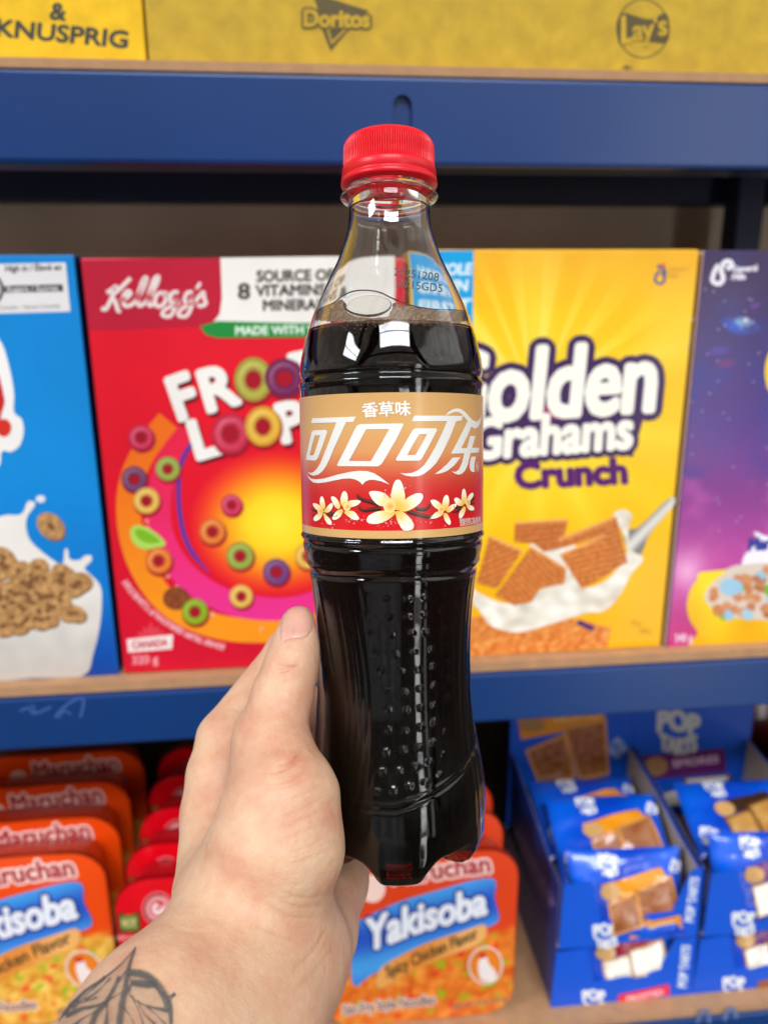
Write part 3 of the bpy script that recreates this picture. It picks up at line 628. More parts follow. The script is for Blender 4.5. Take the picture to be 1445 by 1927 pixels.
def pouch(label, cx, cy, cz, w, h, tilt, yaw, th, art, name='pastry_pouch'):
    t = empty(name, (cx, cy, cz), label, 'snack pouch', 'foil pouches in the display cartons'); t.rotation_euler = (tilt, 0, yaw)
    sd = random.random() * 50
    def S(uv, lift):
        uv = np.asarray(uv, float); x = uv[:, 0] / 100; y = uv[:, 1] / 100 * h / w
        a = np.clip(x, 0, 1); b = np.clip(uv[:, 1] / (100 * h / w) * 1.0, 0, 1)
        prof_ = (np.clip(4 * a * (1 - a), 0, 1) ** .35) * (np.clip(4 * b * (1 - b), 0, 1) ** .45)
        nz = np.array([mnoise.noise(Vector((q[0] * 5, q[1] * 6, sd))) + .5 * mnoise.noise(Vector((q[0] * 14, q[1] * 12, sd))) for q in zip(a, b)])
        z = th * prof_ + .0022 * nz * (.4 + prof_) + .0008 * np.sin(a * 160) * ((b < .07) | (b > .93))
        return np.stack([(x - .5) * w, (.5 - b) * h, z + lift], 1)
    H_ = 100 * h / w
    A = Art(S, .0004); art(A, 100.0, H_); A.build('printed_face', M_film, t, smooth=True)
    xs, ys = np.linspace(0, 100, 25), np.linspace(0, H_, 19); G = np.array([(x, y) for y in ys for x in xs]); P = S(G, -.0004); P[:, 2] = -P[:, 2] * .6
    new_mesh('pouch_back', P, [(j * 25 + i, j * 25 + i + 1, (j + 1) * 25 + i + 1, (j + 1) * 25 + i) for j in range(18) for i in range(24)], M_pblue, t, True)
    return t
def pouch_art(band, frost, edge, words):
    def go(A, W_, H_):
        A.poly([(0, 0), (W_, 0), (W_, H_), (0, H_)], lambda u, v: lerp((0, 66, 190), (0, 90, 214), .5 + .5 * math.sin(u * .08 + v * .05)), 1, step=4)
        poplogo(A, 34, 12, 9.5); A.poly([(26, H_ * .36), (80, H_ * .20), (86, H_ * .36), (30, H_ * .54)], band, 3, step=4)
        tart(A, [(30, H_ * .56), (56, H_ * .46), (60, H_ * .84), (34, H_ * .94)], frost, edge, 4, 1); tart(A, [(54, H_ * .42), (88, H_ * .28), (94, H_ * .68), (58, H_ * .84)], frost, edge, 6, 2)
        A.poly(ell(34, H_ * .44, 9, 7), (206, 160, 100), 5); poplogo(A, 12, H_ * .78, 8.5, rot=.25); poplogo(A, 94, H_ * .2, 6, rot=-1.2)
    return go
CHOC, CEDGE = (146, 78, 36), (218, 150, 70); ORG = (232, 148, 24); PURP = (104, 36, 110); CRM = (232, 226, 214); REDB = (150, 14, 44)
def display(label, x0, z0, fh, frontpx, side_h, card, art, left_art=None):
    """open printed carton: front wall with a dip, two side walls, floor, tall back card"""
    t = empty('display_carton', (x0 + .068, .56 + .085, z0), label, 'display carton', 'display cartons of toaster pastries'); B = t.location
    P = on_y(frontpx[0], .56); P[:, 0] += frontpx[1]; pass
    V, Fc = slab(P, (0, .0012, 0)); fw = new_mesh('front_wall', [v - B for v in V], Fc, M_pblue, t)
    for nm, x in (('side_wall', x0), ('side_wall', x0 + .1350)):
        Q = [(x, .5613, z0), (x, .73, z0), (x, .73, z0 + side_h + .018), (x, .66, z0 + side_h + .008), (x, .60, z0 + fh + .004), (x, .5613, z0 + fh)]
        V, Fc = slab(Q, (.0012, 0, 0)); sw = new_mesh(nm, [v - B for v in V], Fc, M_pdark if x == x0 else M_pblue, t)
        V, Fc = slab([(x + (.0014 if x == x0 else -.0004), q[1] + .001 * (k == 0), q[2]) for k, q in enumerate(Q)], (.0002, 0, 0)); new_mesh('inner_face', [v - B for v in V], Fc, M_white, sw)
    V, Fc = slab([(x0 + .0014, .5614, z0 + .0012), (x0 + .1348, .5614, z0 + .0012), (x0 + .1348, .7298, z0 + .0012), (x0 + .0014, .7298, z0 + .0012)], (0, 0, .001)); new_mesh('floor', [v - B for v in V], Fc, M_white, t)
    A = Art(lambda uv, l: on_y(uv, .56 - .0002 - l) + np.array([frontpx[1], 0, 0]), .0001); art(A); A.build('front_print', M_print, fw, base=B)
    if card:
        V, Fc = slab([(x0 - .002, .7312, z0), (x0 + .138, .7312, z0), (x0 + .138, .7312, card - .02), (x0 + .128, .7312, card), (x0 + .006, .7312, card), (x0 - .002, .7312, card - .02)], (0, .0015, 0)); return t, new_mesh('back_card', [v - B for v in V], Fc, M_pblue, t)
    return t, None
FT = [(1051, 1787), (1311, 1760), (1322, 1632), (1300, 1640), (1265, 1715), (1132, 1735), (1112, 1660), (1060, 1668)]
FB = [(1035, 1901), (1300, 1871), (1311, 1764), (1270, 1769), (1240, 1826), (1118, 1848), (1102, 1786), (1047, 1793)]
def vtext(A, xa, ya, xb, yb, h=15): A.text('POP TARTS', (xa, ya), (xb, yb), h, (210, 222, 240), 3, bold=1)
def art_choc(A):
    poplogo(A, 1140, 1764, 26, rot=-.1); A.poly([(1186, 1743), (1280, 1722), (1283, 1748), (1184, 1768)], ORG, 3); A.text('FROSTED', (1200, 1760), (1270, 1744), 11, (250, 220, 160), 4, bold=.6); A.poly(ell(1200, 1752, 9, 7), (190, 130, 60), 5); vtext(A, 1303, 1735, 1314, 1652)
def art_straw(A):
    poplogo(A, 1118, 1886, 24, rot=-.1); A.poly([(1163, 1872), (1258, 1852), (1260, 1872), (1162, 1890)], (226, 50, 76), 3); A.text('FROSTED', (1180, 1885), (1248, 1871), 9, (250, 200, 206), 4, bold=.5); vtext(A, 1290, 1858, 1298, 1780)
def art_white(A):
    poplogo(A, 1130, 1764, 26, rot=-.1); A.poly([(1186, 1743), (1280, 1722), (1283, 1748), (1184, 1768)], (150, 80, 60), 3); vtext(A, 1303, 1735, 1314, 1652)
def art_white2(A):
    poplogo(A, 1118, 1886, 24, rot=-.1); A.poly([(1163, 1872), (1258, 1852), (1260, 1872), (1162, 1890)], (150, 90, 60), 3); vtext(A, 1290, 1858, 1298, 1780)
XA = .2115; ZB1, ZB2 = ZS, .8195
d1, _ = display('lower blue display carton with strawberry pastry pouches, left stack', XA, ZB1, .064, (FB, 0), .064, None, art_straw)
d2, c2 = display('upper blue display carton of chocolate pastries with tall back card, left stack', XA, ZB2, .070, (FT, 0), .078, 1.0, art_choc)
d3, _ = display('lower blue display carton with white frosted pastry pouches, right edge', XA + SW, ZB1, .064, (FB, SW), .064, None, art_white2)
d4, c4 = display('upper blue display carton with purple banner on its back card, right edge', XA + SW, ZB2, .070, (FT, SW), .078, .972, art_white)
A = Art(lambda uv, l: on_y(uv, .7310 - l), .0001)
A.poly([(974, 1352), (1136, 1330), (1138, 1362), (980, 1392)], ORG, 2); A.poly(ell(1000, 1364, 26, 14), (176, 130, 70), 3); A.text('FROSTED', (1044, 1362), (1130, 1350), 14, (240, 190, 110), 3, bold=.6)
tart(A, [(988, 1412), (1062, 1380), (1084, 1462), (1016, 1484)], CHOC, CEDGE, 3, 4); tart(A, [(1058, 1368), (1140, 1352), (1146, 1458), (1090, 1470)], CHOC, CEDGE, 5, 5)
A.text('Limited edition', (1010, 1470), (1060, 1462), 11, (214, 180, 160), 8); A.poly(smooth([(1046, 1492), (1070, 1474), (1116, 1468), (1120, 1492), (1086, 1504), (1050, 1506)], 3), (176, 60, 80), 4); A.text('CRUNCHY', (1054, 1498), (1112, 1486), 12, (236, 206, 214), 6, bold=1)
poplogo(A, 1160, 1410, 18, (150, 176, 220), rot=.8)
A.build('back_print', M_print, c2, base=d2.location)
A = Art(lambda uv, l: on_y(uv, .7310 - l), .0001)
poplogo(A, 1276, 1382, 45, (206, 208, 206), rot=.02); A.poly([(1208, 1422), (1362, 1408), (1366, 1452), (1216, 1468)], PURP, 3); A.poly(ell(1234, 1442, 22, 18), (176, 130, 90), 4); A.text('SMORES', (1266, 1444), (1352, 1434), 13, (226, 190, 214), 4, bold=.6)
tart(A, [(1238, 1496), (1288, 1480), (1292, 1514), (1242, 1522)], CRM, (120, 70, 40), 3, 6); tart(A, [(1284, 1464), (1374, 1456), (1372, 1506), (1292, 1514)], CRM, (120, 70, 40), 5, 7)
A.build('back_print', M_print, c4, base=d4.location)
A = Art(lambda uv, l: side_map(uv, XA - .0003 - l), .0001)
def side_map(uv, X):
    d = raydirs(uv); return CAMN + d * (X / d[:, 0])[:, None]
A.text('FROSTED CHOCOLATE', (1046, 1700), (978, 1560), 12, (140, 120, 180), 2, bold=.6); A.text('TOASTER PASTRIES', (1040, 1760), (976, 1620), 9, (110, 100, 170), 2)
A.build('side_print', M_print, d2, base=d2.location)
pa = pouch_art(ORG, CHOC, CEDGE, ''); pw = pouch_art(PURP, CRM, (150, 96, 50), ''); ps = pouch_art(REDB, CRM, (190, 150, 100), '')
R_ = math.radians
pouch('blue foil chocolate pastry pouch leaning on top in the left stack', .283, .622, .884, .112, .088, R_(30), -.05, .011, pa)
pouch('blue foil pastry pouch half hidden at the back of the upper left carton', .281, .668, .876, .112, .09, R_(20), -.03, .011, pa)
pouch('blue foil chocolate pastry pouch behind the dipped front of the left stack', .283, .578, .860, .108, .080, R_(66), -.05, .010, pa)
pouch('blue foil strawberry pouch showing white frosting in the lower left carton', .281, .576, .795, .104, .066, R_(72), -.05, .010, ps)
pouch('white frosted pastry pouch behind the dipped front of the upper right carton', .283 + SW, .578, .866, .108, .082, R_(66), -.05, .010, pw)
pouch('blue foil pouch with oat biscuit picture on top of the right stack', .283 + SW, .630, .892, .112, .080, R_(25), -.05, .010, pouch_art((60, 40, 30), (190, 130, 50), (120, 76, 30), ''))
pouch('white frosted pastry pouch in the lower right carton', .281 + SW, .576, .795, .104, .068, R_(72), -.05, .010, pw)
# dim bags at the very back on the right
def bag(label, X, Y, Z, w, h, c0, c1):
    t = empty('snack_bag', (X, Y, Z), label, 'snack bag'); V, Fc, C = [], [], []; n, m_ = 16, 20; sd = random.random() * 30
    for s in (-1, 1):
        k0 = len(V)
        for j in range(m_ + 1):
            for i in range(n + 1):
                a, b = i / n, j / m_; p = (4 * a * (1 - a)) ** .5 * (4 * b * (1 - b)) ** .5
                q = mnoise.noise(Vector((a * 4, b * 4, sd))); V.append(((a - .5) * w, s * (.022 * p + .004 * q * p), b * h)); C.append(lin(lerp(c0, c1, .5 + q)))
        for j in range(m_):
            for i in range(n): Fc.append((k0 + j * (n + 1) + i, k0 + j * (n + 1) + i + 1, k0 + (j + 1) * (n + 1) + i + 1, k0 + (j + 1) * (n + 1) + i))
    new_mesh('bag', V, Fc, M_film, t, True, np.array(C))
bag('dark red snack bag standing in the shade behind the right carton', .535, .775, ZS, .16, .215, (130, 16, 16), (60, 10, 10)); bag('olive brown snack bag below the dark red one at the right edge', .57, .715, ZS, .13, .165, (120, 96, 40), (60, 46, 24))
# ------------------------------------------------------------------ the bottle
PHI = math.radians(5.1); D0 = 0.262
axis_c = Vector((0.011, math.cos(PHI), math.sin(PHI))).normalized()
axc = Vector((-axis_c.x, axis_c.y, axis_c.z))      # image x grows towards the bottom
C0 = at_depth(736.9, 833, D0)
zA = (R @ axc).normalized()
toc = (CAM - C0); yA = -(toc - zA * toc.dot(zA)).normalized(); xA = yA.cross(zA)
TF = -0.1438                                       # foot level on the axis, measured from C0
MB = Matrix((xA, yA, zA)).transposed().to_4x4(); MB.translation = C0 + zA * TF
MBi = MB.inverted()
MBn = np.array([list(r) for r in MB]); MBin = np.array([list(r) for r in MBi])
def tv(v, dd=0.0):                                 # level of a silhouette (dd=0) or of a front point (dd=radius)
    k = (PH / 2 - v) / F; y0 = (PH / 2 - 833) / F * D0 - dd * math.sin(PHI); d = D0 - dd * math.cos(PHI)
    return (k * d - y0) / (math.cos(PHI) + k * math.sin(PHI)) - TF
def rv(v, hw):
    k = (PH / 2 - v) / F; q = math.sqrt(1 + k * k); t = tv(v) + TF
    return (D0 - t * math.sin(PHI)) * q * math.sin(math.atan(hw / (F * q)))
PROF = [(395, 75.5), (408, 75.5), (433, 78.5), (452, 83.5), (493, 98.5), (526, 115), (560, 131), (584, 142), (600, 148), (641, 161),
        (679, 169.5), (700, 172.3), (742, 171.0), (1010, 170), (1020, 169), (1028, 167.5), (1053, 161), (1091, 154), (1138, 148.5),
        (1194, 145), (1249, 143.6), (1304, 145), (1346, 149), (1385, 154.5), (1421, 161.7), (1455, 167.5), (1496, 170), (1530, 167.5)]
PZ = np.array([tv(v) for v, _ in PROF])[::-1]; PR = np.array([rv(v, h) for v, h in PROF])[::-1]
ZB = PZ[0]; RB = PR[0]; ZT = PZ[-1]; RN = PR[-1]
# monotone-ish smooth resample of the profile
zz = np.linspace(ZB, ZT, 900); rr = np.interp(zz, PZ, PR)
for _ in range(60): rr[1:-1] = 0.25 * rr[:-2] + 0.5 * rr[1:-1] + 0.25 * rr[2:]
def prof(z): return np.interp(z, zz, rr)
LZ0, LZ1 = tv(1013.5, 0.0305), tv(738.5, 0.0305)
RL = float(prof((LZ0 + LZ1) / 2)) + 0.0002
def hit_rev(uv, lift=0.0, radius=None):
    """points where photo rays meet the bottle's surface of revolution, in bottle axes"""
    d = raydirs(uv); o = np.array(MBi @ CAM); d = d @ MBin[:3, :3].T
    S = np.linspace(0.19, 0.31, 481)
    def f(P):
        r = np.hypot(P[..., 0], P[..., 1]); z = P[..., 2]
        R_ = (prof(z) if radius is None else radius) + lift
        return r - R_
    P = o + d[:, None, :] * S[None, :, None]; V = f(P)
    neg = V < 0; first = np.argmax(neg, 1); has = neg.any(1); best = np.argmin(V, 1)
    first = np.where(has, np.maximum(first, 1), best)
    a = S[np.maximum(first - 1, 0)]; b = S[first]
    for _ in range(14):
        mth = (a + b) / 2; v = f(o + d * mth[:, None]); up = (v < 0) & has
        b = np.where(up, mth, b); a = np.where(up, a, mth)
    return o + d * b[:, None]
def rev_map(radius=None):
    def f(uv, lift):
        return hit_rev(uv, lift, radius)
    return f
DOTS = [(540 + x / 3.6125, 1000 + y / 3.6125) for x, y in [(555, 435), (675, 455), (820, 460), (940, 450), (1060, 410), (1155, 380), (550, 560), (690, 580), (820, 580), (935, 565), (1050, 540), (1145, 500), (575, 695), (710, 700), (850, 690), (945, 685), (1070, 665), (610, 820), (740, 835), (862, 818), (985, 800), (1085, 780), (640, 945), (775, 950), (890, 940), (995, 915), (1095, 890), (670, 1080), (795, 1090), (905, 1070), (1000, 1045), (1095, 1000), (690, 1210), (808, 1215), (910, 1200), (1000, 1180), (1090, 1130)]] + \
       [(540 + x / 3.6125, 1330 + y / 3.6125) for x, y in [(690, 155), (800, 160), (910, 140), (1000, 105), (1075, 170), (675, 310), (790, 290), (897, 278), (993, 240), (1065, 325), (650, 440), (762, 435), (875, 410), (970, 375), (1038, 460), (615, 575), (722, 570), (830, 540), (940, 510)]]
DP = hit_rev(DOTS); DTH = np.arctan2(DP[:, 0], -DP[:, 1]); DZ = DP[:, 2]
DR = np.random.RandomState(2).uniform(-1, 1, len(DZ)); DH = (0.00036 + 0.00010 * DR) * np.where(np.abs(DTH) > .55, .7, 1) * np.clip(1.15 - (DZ - .045) * 9, .55, 1.1)
TH0 = math.radians(3.0)                            # where the front foot points
def g(x, s): return np.exp(-(x / s) ** 2)
def sstep(a, b, x):
    t = np.clip((x - a) / (b - a), 0, 1); return t * t * (3 - 2 * t)
def disp(th, z):
    """moulded relief of the bottle wall"""
    d = np.zeros(np.broadcast(th, z).shape)
    z1 = tv(712, 0.031); d += 0.00045 * g(z - z1, 0.0011) - 0.0005 * g(z - z1 - 0.0022, 0.0009)
    d += 0.00045 * g(z - (LZ0 - 0.0016), 0.0008) - 0.0004 * g(z - (LZ0 - 0.0034), 0.0009)
    zg = tv(1088, 0.028) + 0.0006 * np.cos(3 * th)
    d += -0.0007 * g(z - zg, 0.0012) + 0.0003 * g(z - zg - 0.0022, 0.0012)
    win = sstep(tv(1520), tv(1495), z) * sstep(tv(1090, .028), tv(1125, .028), z)
    wav = 0.13 * (z - tv(1300)) / 0.04
    for c0, a, s in ((-0.42, .00035, .022), (-0.50, .0004, .020), (-0.585, .0004, .02), (-0.68, .00045, .024), (0.98, .0004, .03), (1.10, .00045, .03), (1.22, .0005, .035), (-0.30, .0002, .02)):
        bend = 0.10 * np.sin((z - 0.03) * 55) if c0 < 0 else wav * 0.3
        d += -a * .42 * g(th - c0 - bend, s * 1.5) * win
    for k in range(5):                                # fine flutes running round the hidden side
        d += -0.0002 * g(((th - 1.7 - 0.25 * k)), 0.05) * win
    for k, (t0, q) in enumerate(zip(DTH, DZ)):
        w = (th - t0 + math.pi) % (2 * math.pi) - math.pi
        d += DH[k] * np.clip(1 - ((w * 0.028 * (1 + .25 * DR[k])) ** 2 + (z - q) ** 2) / (0.0014 + .0003 * DR[k]) ** 2, 0, 1) ** 1.1
    gl = tv(1527, 0.031) + 0.009 * np.clip(th, 0, 1.4)
    d += (-0.0003 * g(z - gl, 0.0008) + 0.0002 * g(z - gl - 0.0016, 0.0009)) * sstep(-0.9, -0.6, th) * sstep(1.6, 1.3, th)
    # embossed curl on the left flank
    for i in range(4):
        d += 0.0004 * g((th + 1.02 - 0.05 * i) * 0.028 + 0.25 * (z - tv(1110 + 34 * i)), 0.0008) * g(z - tv(1118 + 34 * i), 0.0045)
    # fine knurling beside the curl
    kn = sstep(-1.05, -0.95, th) * sstep(-0.45, -0.55, th) * win
    d += 0.00010 * kn * np.cos(th * 0.028 / 0.0010 * 2 * math.pi / 1.0) * np.cos((z / 0.0010) * math.pi * 1.0)
    return d
def base_pts(th, s, inset):
    """petaloid foot: s 0..1 from the wall to the centre of the base"""
    w = sstep(0.06, 0.80, 0.5 + 0.5 * np.cos(5 * (th - TH0)))
    Rr, Z = RB - inset, ZB
    ang = s * math.pi / 2
    vr = Rr * np.cos(ang) ** 0.85; vz = Z - 0.0068 * np.sin(ang) ** 1.1
    fs = np.array([0, .12, .25, .38, .48, .56, .64, .72, .82, .92, 1.0])
    fr = np.array([1, .995, .96, .89, .815, .74, .62, .52, .38, .2, 0]); fz = np.array([0, -.26, -.55, -.82, -.95, -1.0, -1.0, -.93, -.74, -.62, -.58])
    R2 = np.interp(s, fs, fr) * Rr; Z2 = Z + np.interp(s, fs, fz) * Z
    q = w * (1 - sstep(0.75, 1.0, s)) + 0.0
    r_ = vr * (1 - q) + R2 * q; z_ = vz * (1 - q) + Z2 * q
    return r_, z_ + inset * sstep(0.2, 0.7, s)
def revolve(rows_z, nth, inset, detail, nb=60, top_close=False, zmax=None):
    th = np.linspace(-math.pi, math.pi, nth, endpoint=False)
    z = rows_z[:, None]; T = th[None, :]
    r = prof(z) - inset + (disp(T, z) if detail else 0 * T)
    s = np.linspace(0, 1, nb)[1:, None]
    br, bz = base_pts(T, s, inset)
    r_all = np.concatenate([np.broadcast_to(r, (len(rows_z), nth))[::-1], br]); z_all = np.concatenate([np.broadcast_to(z, (len(rows_z), nth))[::-1], bz])
    P = np.stack([r_all * np.sin(T), -r_all * np.cos(T), z_all], -1)
    nr = len(P); V = P.reshape(-1, 3)
    i, j = np.meshgrid(np.arange(nr - 1), np.arange(nth), indexing='ij'); j2 = (j + 1) % nth
    Fq = np.stack([i * nth + j, (i + 1) * nth + j, (i + 1) * nth + j2, i * nth + j2], -1).reshape(-1, 4)
    return V, Fq, nr, nth
def fast_mesh(name, V, Fq, m_, parent, smooth_=True):
    me = bpy.data.meshes.new(name); me.vertices.add(len(V)); me.vertices.foreach_set('co', np.asarray(V, np.float32).ravel())
    n = Fq.shape[1]; me.loops.add(Fq.size); me.loops.foreach_set('vertex_index', Fq.astype(np.int32).ravel())
    me.polygons.add(len(Fq)); me.polygons.foreach_set('loop_start', np.arange(0, Fq.size, n, dtype=np.int32)); me.polygons.foreach_set('loop_total', np.full(len(Fq), n, np.int32))
    me.update(calc_edges=True); me.validate()
    if smooth_: me.shade_smooth()
    me.materials.append(m_); o = bpy.data.objects.new(name, me); COL.objects.link(o)
    if parent: o.parent = parent
    return o
def glass_mat(name, col, ior, rough=0.0):
    m_ = bpy.data.materials.new(name); m_.use_nodes = True; p = m_.node_tree.nodes['Principled BSDF']
    p.inputs['Base Color'].default_value = (*col, 1); p.inputs['Transmission Weight'].default_value = 1; p.inputs['IOR'].default_value = ior; p.inputs['Roughness'].default_value = rough
    return m_
M_pet = glass_mat('clear_pet', (0.985, 0.99, 0.985), 1.54)
M_cola = glass_mat('cola', (1, 1, 1), 0.866)        # index of the drink against the plastic round it
_n = M_cola.node_tree; _v = _n.nodes.new('ShaderNodeVolumeAbsorption'); _v.inputs['Color'].default_value = (0.78, 0.42, 0.05, 1); _v.inputs['Density'].default_value = 540
_n.links.new(_v.outputs[0], _n.nodes['Material Output'].inputs['Volume'])
M_cap = mat('red_cap', lin((252, 20, 42)), rough=0.36, coat=0.12, coatr=0.25, bump=0.05, bscale=500)
def translucent(m_, col, f):
    nt = m_.node_tree; N, L = nt.nodes, nt.links; t = N.new('ShaderNodeBsdfTranslucent'); t.inputs[0].default_value = (*col, 1)
    mx = N.new('ShaderNodeMixShader'); mx.inputs[0].default_value = f; L.new(N['Principled BSDF'].outputs[0], mx.inputs[1]); L.new(t.outputs[0], mx.inputs[2]); L.new(mx.outputs[0], N['Material Output'].inputs[0])
translucent(M_cap, lin((250, 40, 50)), 0.28)
bottle = empty('cola_bottle', None, 'clear plastic bottle of dark cola with red cap and gold and red wrapper', 'bottle', mw=MB)
# shell: outer wall with its relief, inner wall, closed at the neck
rows = np.concatenate([np.linspace(ZB, LZ0 - 0.006, 330)[:-1], np.linspace(LZ0 - 0.006, LZ0 + .001, 50)[:-1], np.linspace(LZ0 + .001, LZ1 - .001, 12)[:-1], np.linspace(LZ1 - .001, LZ1 + 0.012, 70)[:-1], np.linspace(LZ1 + 0.012, ZT, 70)])
V1, F1, nr1, nth1 = revolve(rows, 560, 0.0, True, 110)
capz0 = tv(353); ZFL = tv(372)
# neck finish above the wall: flange, then the threaded part inside the cap
fl = [(ZT + .0008, RN), (ZFL - .0022, RN + .0002), (ZFL - .0012, RN + .0012), (ZFL - .0007, rv(372, 92.5) - .0005), (ZFL, rv(372, 92.5)), (ZFL + .0007, rv(372, 92.5) - .0005), (ZFL + .0012, RN + .0014), (ZFL + .002, RN + .0004), (ZFL + .0165, RN + .0002), (ZFL + .0167, RN - .0008),
      (ZFL + .0165, RN - .0017), (ZFL, RN - .0015), (ZT + .001, RN - .0012)]
ZL = tv(606, 0.0255)                                # level of the cola; the wall is solid clear plastic down to it
irows = np.linspace(ZL + .0001, ZT, 60)
ang = np.linspace(-math.pi, math.pi, 560, endpoint=False)
VF = np.concatenate([np.stack([r_ * np.sin(ang), -r_ * np.cos(ang), np.full(560, z_)], 1) for z_, r_ in fl])
V2 = np.concatenate([np.stack([(prof(z_) - .0005) * np.sin(ang), -(prof(z_) - .0005) * np.cos(ang), np.full(560, z_)], 1) for z_ in irows[::-1]] + [np.stack([.0001 * np.sin(ang), -.0001 * np.cos(ang), np.full(560, ZL + .0001)], 1)])
Vs = [V1, VF, V2]; o1, oF, o2 = 0, len(V1), len(V1) + len(VF)
def strip(a, b, n=560):
    j = np.arange(n); j2 = (j + 1) % n; return np.stack([a + j, b + j, b + j2, a + j2], 1)
F2 = None
# V1 row 0 = top of outer wall; V2 row 0 = top of inner wall
FF = [F1, strip(oF, o1)] + [strip(oF + 560 * (k + 1), oF + 560 * k) for k in range(len(fl) - 1)] + [strip(o2, oF + 560 * (len(fl) - 1)), *[strip(o2 + 560 * (k + 1), o2 + 560 * k) for k in range(len(irows))]]
fast_mesh('bottle_wall', np.concatenate(Vs), np.concatenate(FF), M_pet, bottle)
# cola: fills the bottle up to the shoulder
V3, F3, nr3, nth3 = revolve(np.linspace(ZB, ZL, 160), 200, 0.0008, False, 60)
topc = np.array([[0, 0, ZL]]); V3 = np.concatenate([V3, topc])
me_f = [tuple(f) for f in F3] + [(len(V3) - 1, j, (j + 1) % 200) for j in range(200)]
new_mesh('cola', V3, me_f, M_cola, bottle, True)
# wrapper
lt = np.linspace(-math.pi, math.pi, 361)
band = [LZ0, LZ0 + (tv(999, .031) - tv(1014, .031)) - 1e-5, LZ0 + (tv(999, .031) - tv(1014, .031)) + 1e-5]
lz = np.array(band[:2] + list(np.linspace(band[2], LZ1, 60)))
zof = lambda v: tv(v, 0.031)
gs = grad([(738, (206, 160, 96)), (800, (214, 166, 100)), (850, (216, 150, 92)), (878, (210, 112, 70)), (905, (206, 66, 46)), (935, (206, 26, 30)), (965, (210, 8, 22)), (1000, (214, 6, 22))])
vz = np.array([float(np.interp(z, [zof(v) for v in range(1020, 730, -2)], list(range(1020, 730, -2)))) for z in lz])
Vl, Cl = [], []
for k, z in enumerate(lz):
    c = lin((214, 170, 106)) if k < 2 else lin(gs(vz[k]))
    for a in lt: Vl.append((RL * math.sin(a), -RL * math.cos(a), z)); Cl.append(c)
nl = len(lt); Fl = [(k * nl + j, k * nl + j + 1, (k + 1) * nl + j + 1, (k + 1) * nl + j) for k in range(len(lz) - 1) for j in range(nl - 1)]
wrap = new_mesh('wrapper', Vl, Fl, M_label, bottle, True, np.array(Cl))
A = Art(rev_map(RL), 0.00006); WH = (232, 230, 224)
def L1(*p): return [(560 + x / 8.028, 775 + y / 8.028) for x, y in p]
def L2(*p): return [(735 + x / 8.028, 760 + y / 8.028) for x, y in p]
ST = 5
A.poly(L1((222, 98), (882, 72), (840, 152), (735, 155), (640, 355), (560, 530), (480, 720), (425, 830), (370, 905), (310, 950), (240, 967), (190, 945), (152, 906), (200, 925), (245, 905), (295, 855), (345, 775), (400, 640), (470, 460), (585, 160), (205, 172)), WH, 2, step=ST)
A.poly(L1((240, 280), (420, 272), (448, 290), (445, 315), (380, 510), (310, 690), (280, 730), (260, 737), (128, 728), (135, 660), (210, 310)), WH, 2, [L1((262, 360), (342, 354), (290, 520), (245, 655), (185, 658), (215, 530))], step=ST)
A.poly(L1((945, 185), (1440, 176), (1590, 176), (1600, 182), (1595, 200), (1500, 400), (1400, 570), (1290, 755), (1250, 805), (1205, 824), (610, 820), (596, 800), (700, 600), (860, 270), (900, 205)), WH, 2, [L1((1035, 265), (1382, 262), (1250, 500), (1105, 745), (775, 742), (900, 515))], step=ST)
A.poly(L1((138, 925), (165, 975), (210, 1012), (290, 1020), (400, 1008), (600, 950), (800, 905), (930, 890), (1050, 895), (1150, 925), (1260, 995), (1390, 1098), (1260, 1048), (1150, 1027), (1075, 1030), (1020, 1055), (978, 1102), (940, 1058), (880, 1025), (800, 1006), (690, 1010), (560, 1035), (420, 1065), (310, 1078), (240, 1068), (190, 1030), (158, 980)), WH, 2, step=ST)
A.poly(L2((357, 178), (830, 178), (830, 170), (870, 125), (930, 85), (1000, 68), (1060, 78), (1120, 120), (1180, 185), (1235, 245), (1290, 268), (1330, 245), (1352, 200), (1368, 150), (1366, 215), (1350, 300), (1320, 350), (1275, 378), (1240, 365), (1215, 342), (1170, 460), (1065, 670), (1150, 668), (1198, 485), (1278, 487), (1228, 664), (1336, 664), (1325, 738), (1205, 742), (1160, 930), (1120, 1010), (1070, 1060), (1020, 1070), (970, 1055), (920, 1020), (980, 1028), (1030, 990), (1075, 890), (1110, 748), (925, 752), (912, 745), (1000, 585), (1160, 262), (1110, 200), (1090, 180), (1068, 255), (988, 262), (900, 490), (780, 740), (690, 890), (600, 985), (500, 1060), (420, 1092), (330, 1098), (230, 1085), (140, 1045), (230, 1052), (330, 1040), (420, 1000), (500, 930), (570, 830), (680, 640), (780, 430), (852, 262), (316, 265)), WH, 2, step=ST)
A.poly(L2((880, 155), (960, 122), (1020, 122), (1060, 140), (1095, 176), (830, 176)), gs(770), 3, step=ST)
A.poly(L2((370, 370), (680, 370), (702, 385), (695, 410), (590, 610), (490, 790), (460, 840), (425, 858), (95, 860), (76, 840), (130, 745), (300, 450), (335, 390)), WH, 2, [L2((430, 460), (548, 456), (470, 610), (375, 770), (250, 774), (340, 610))], step=ST)
A.poly(L2((935, 812), (1055, 808), (960, 930), (850, 1015), (760, 1048), (665, 1062), (760, 990), (850, 910)), WH, 2, step=ST)
A.poly(L2((1218, 800), (1284, 795), (1265, 900), (1262, 980), (1270, 1025), (1235, 1032), (1205, 1010), (1190, 960), (1195, 880)), WH, 2, step=ST)
A.poly(ell(*L2((1308, 950))[0], 2.9, 9.0), WH, 2, [ell(*L2((1308, 950))[0], 2.2, 8.0)], step=ST)
A.text('R', L2((1296, 985))[0], L2((1322, 985))[0], 8, WH, 2)
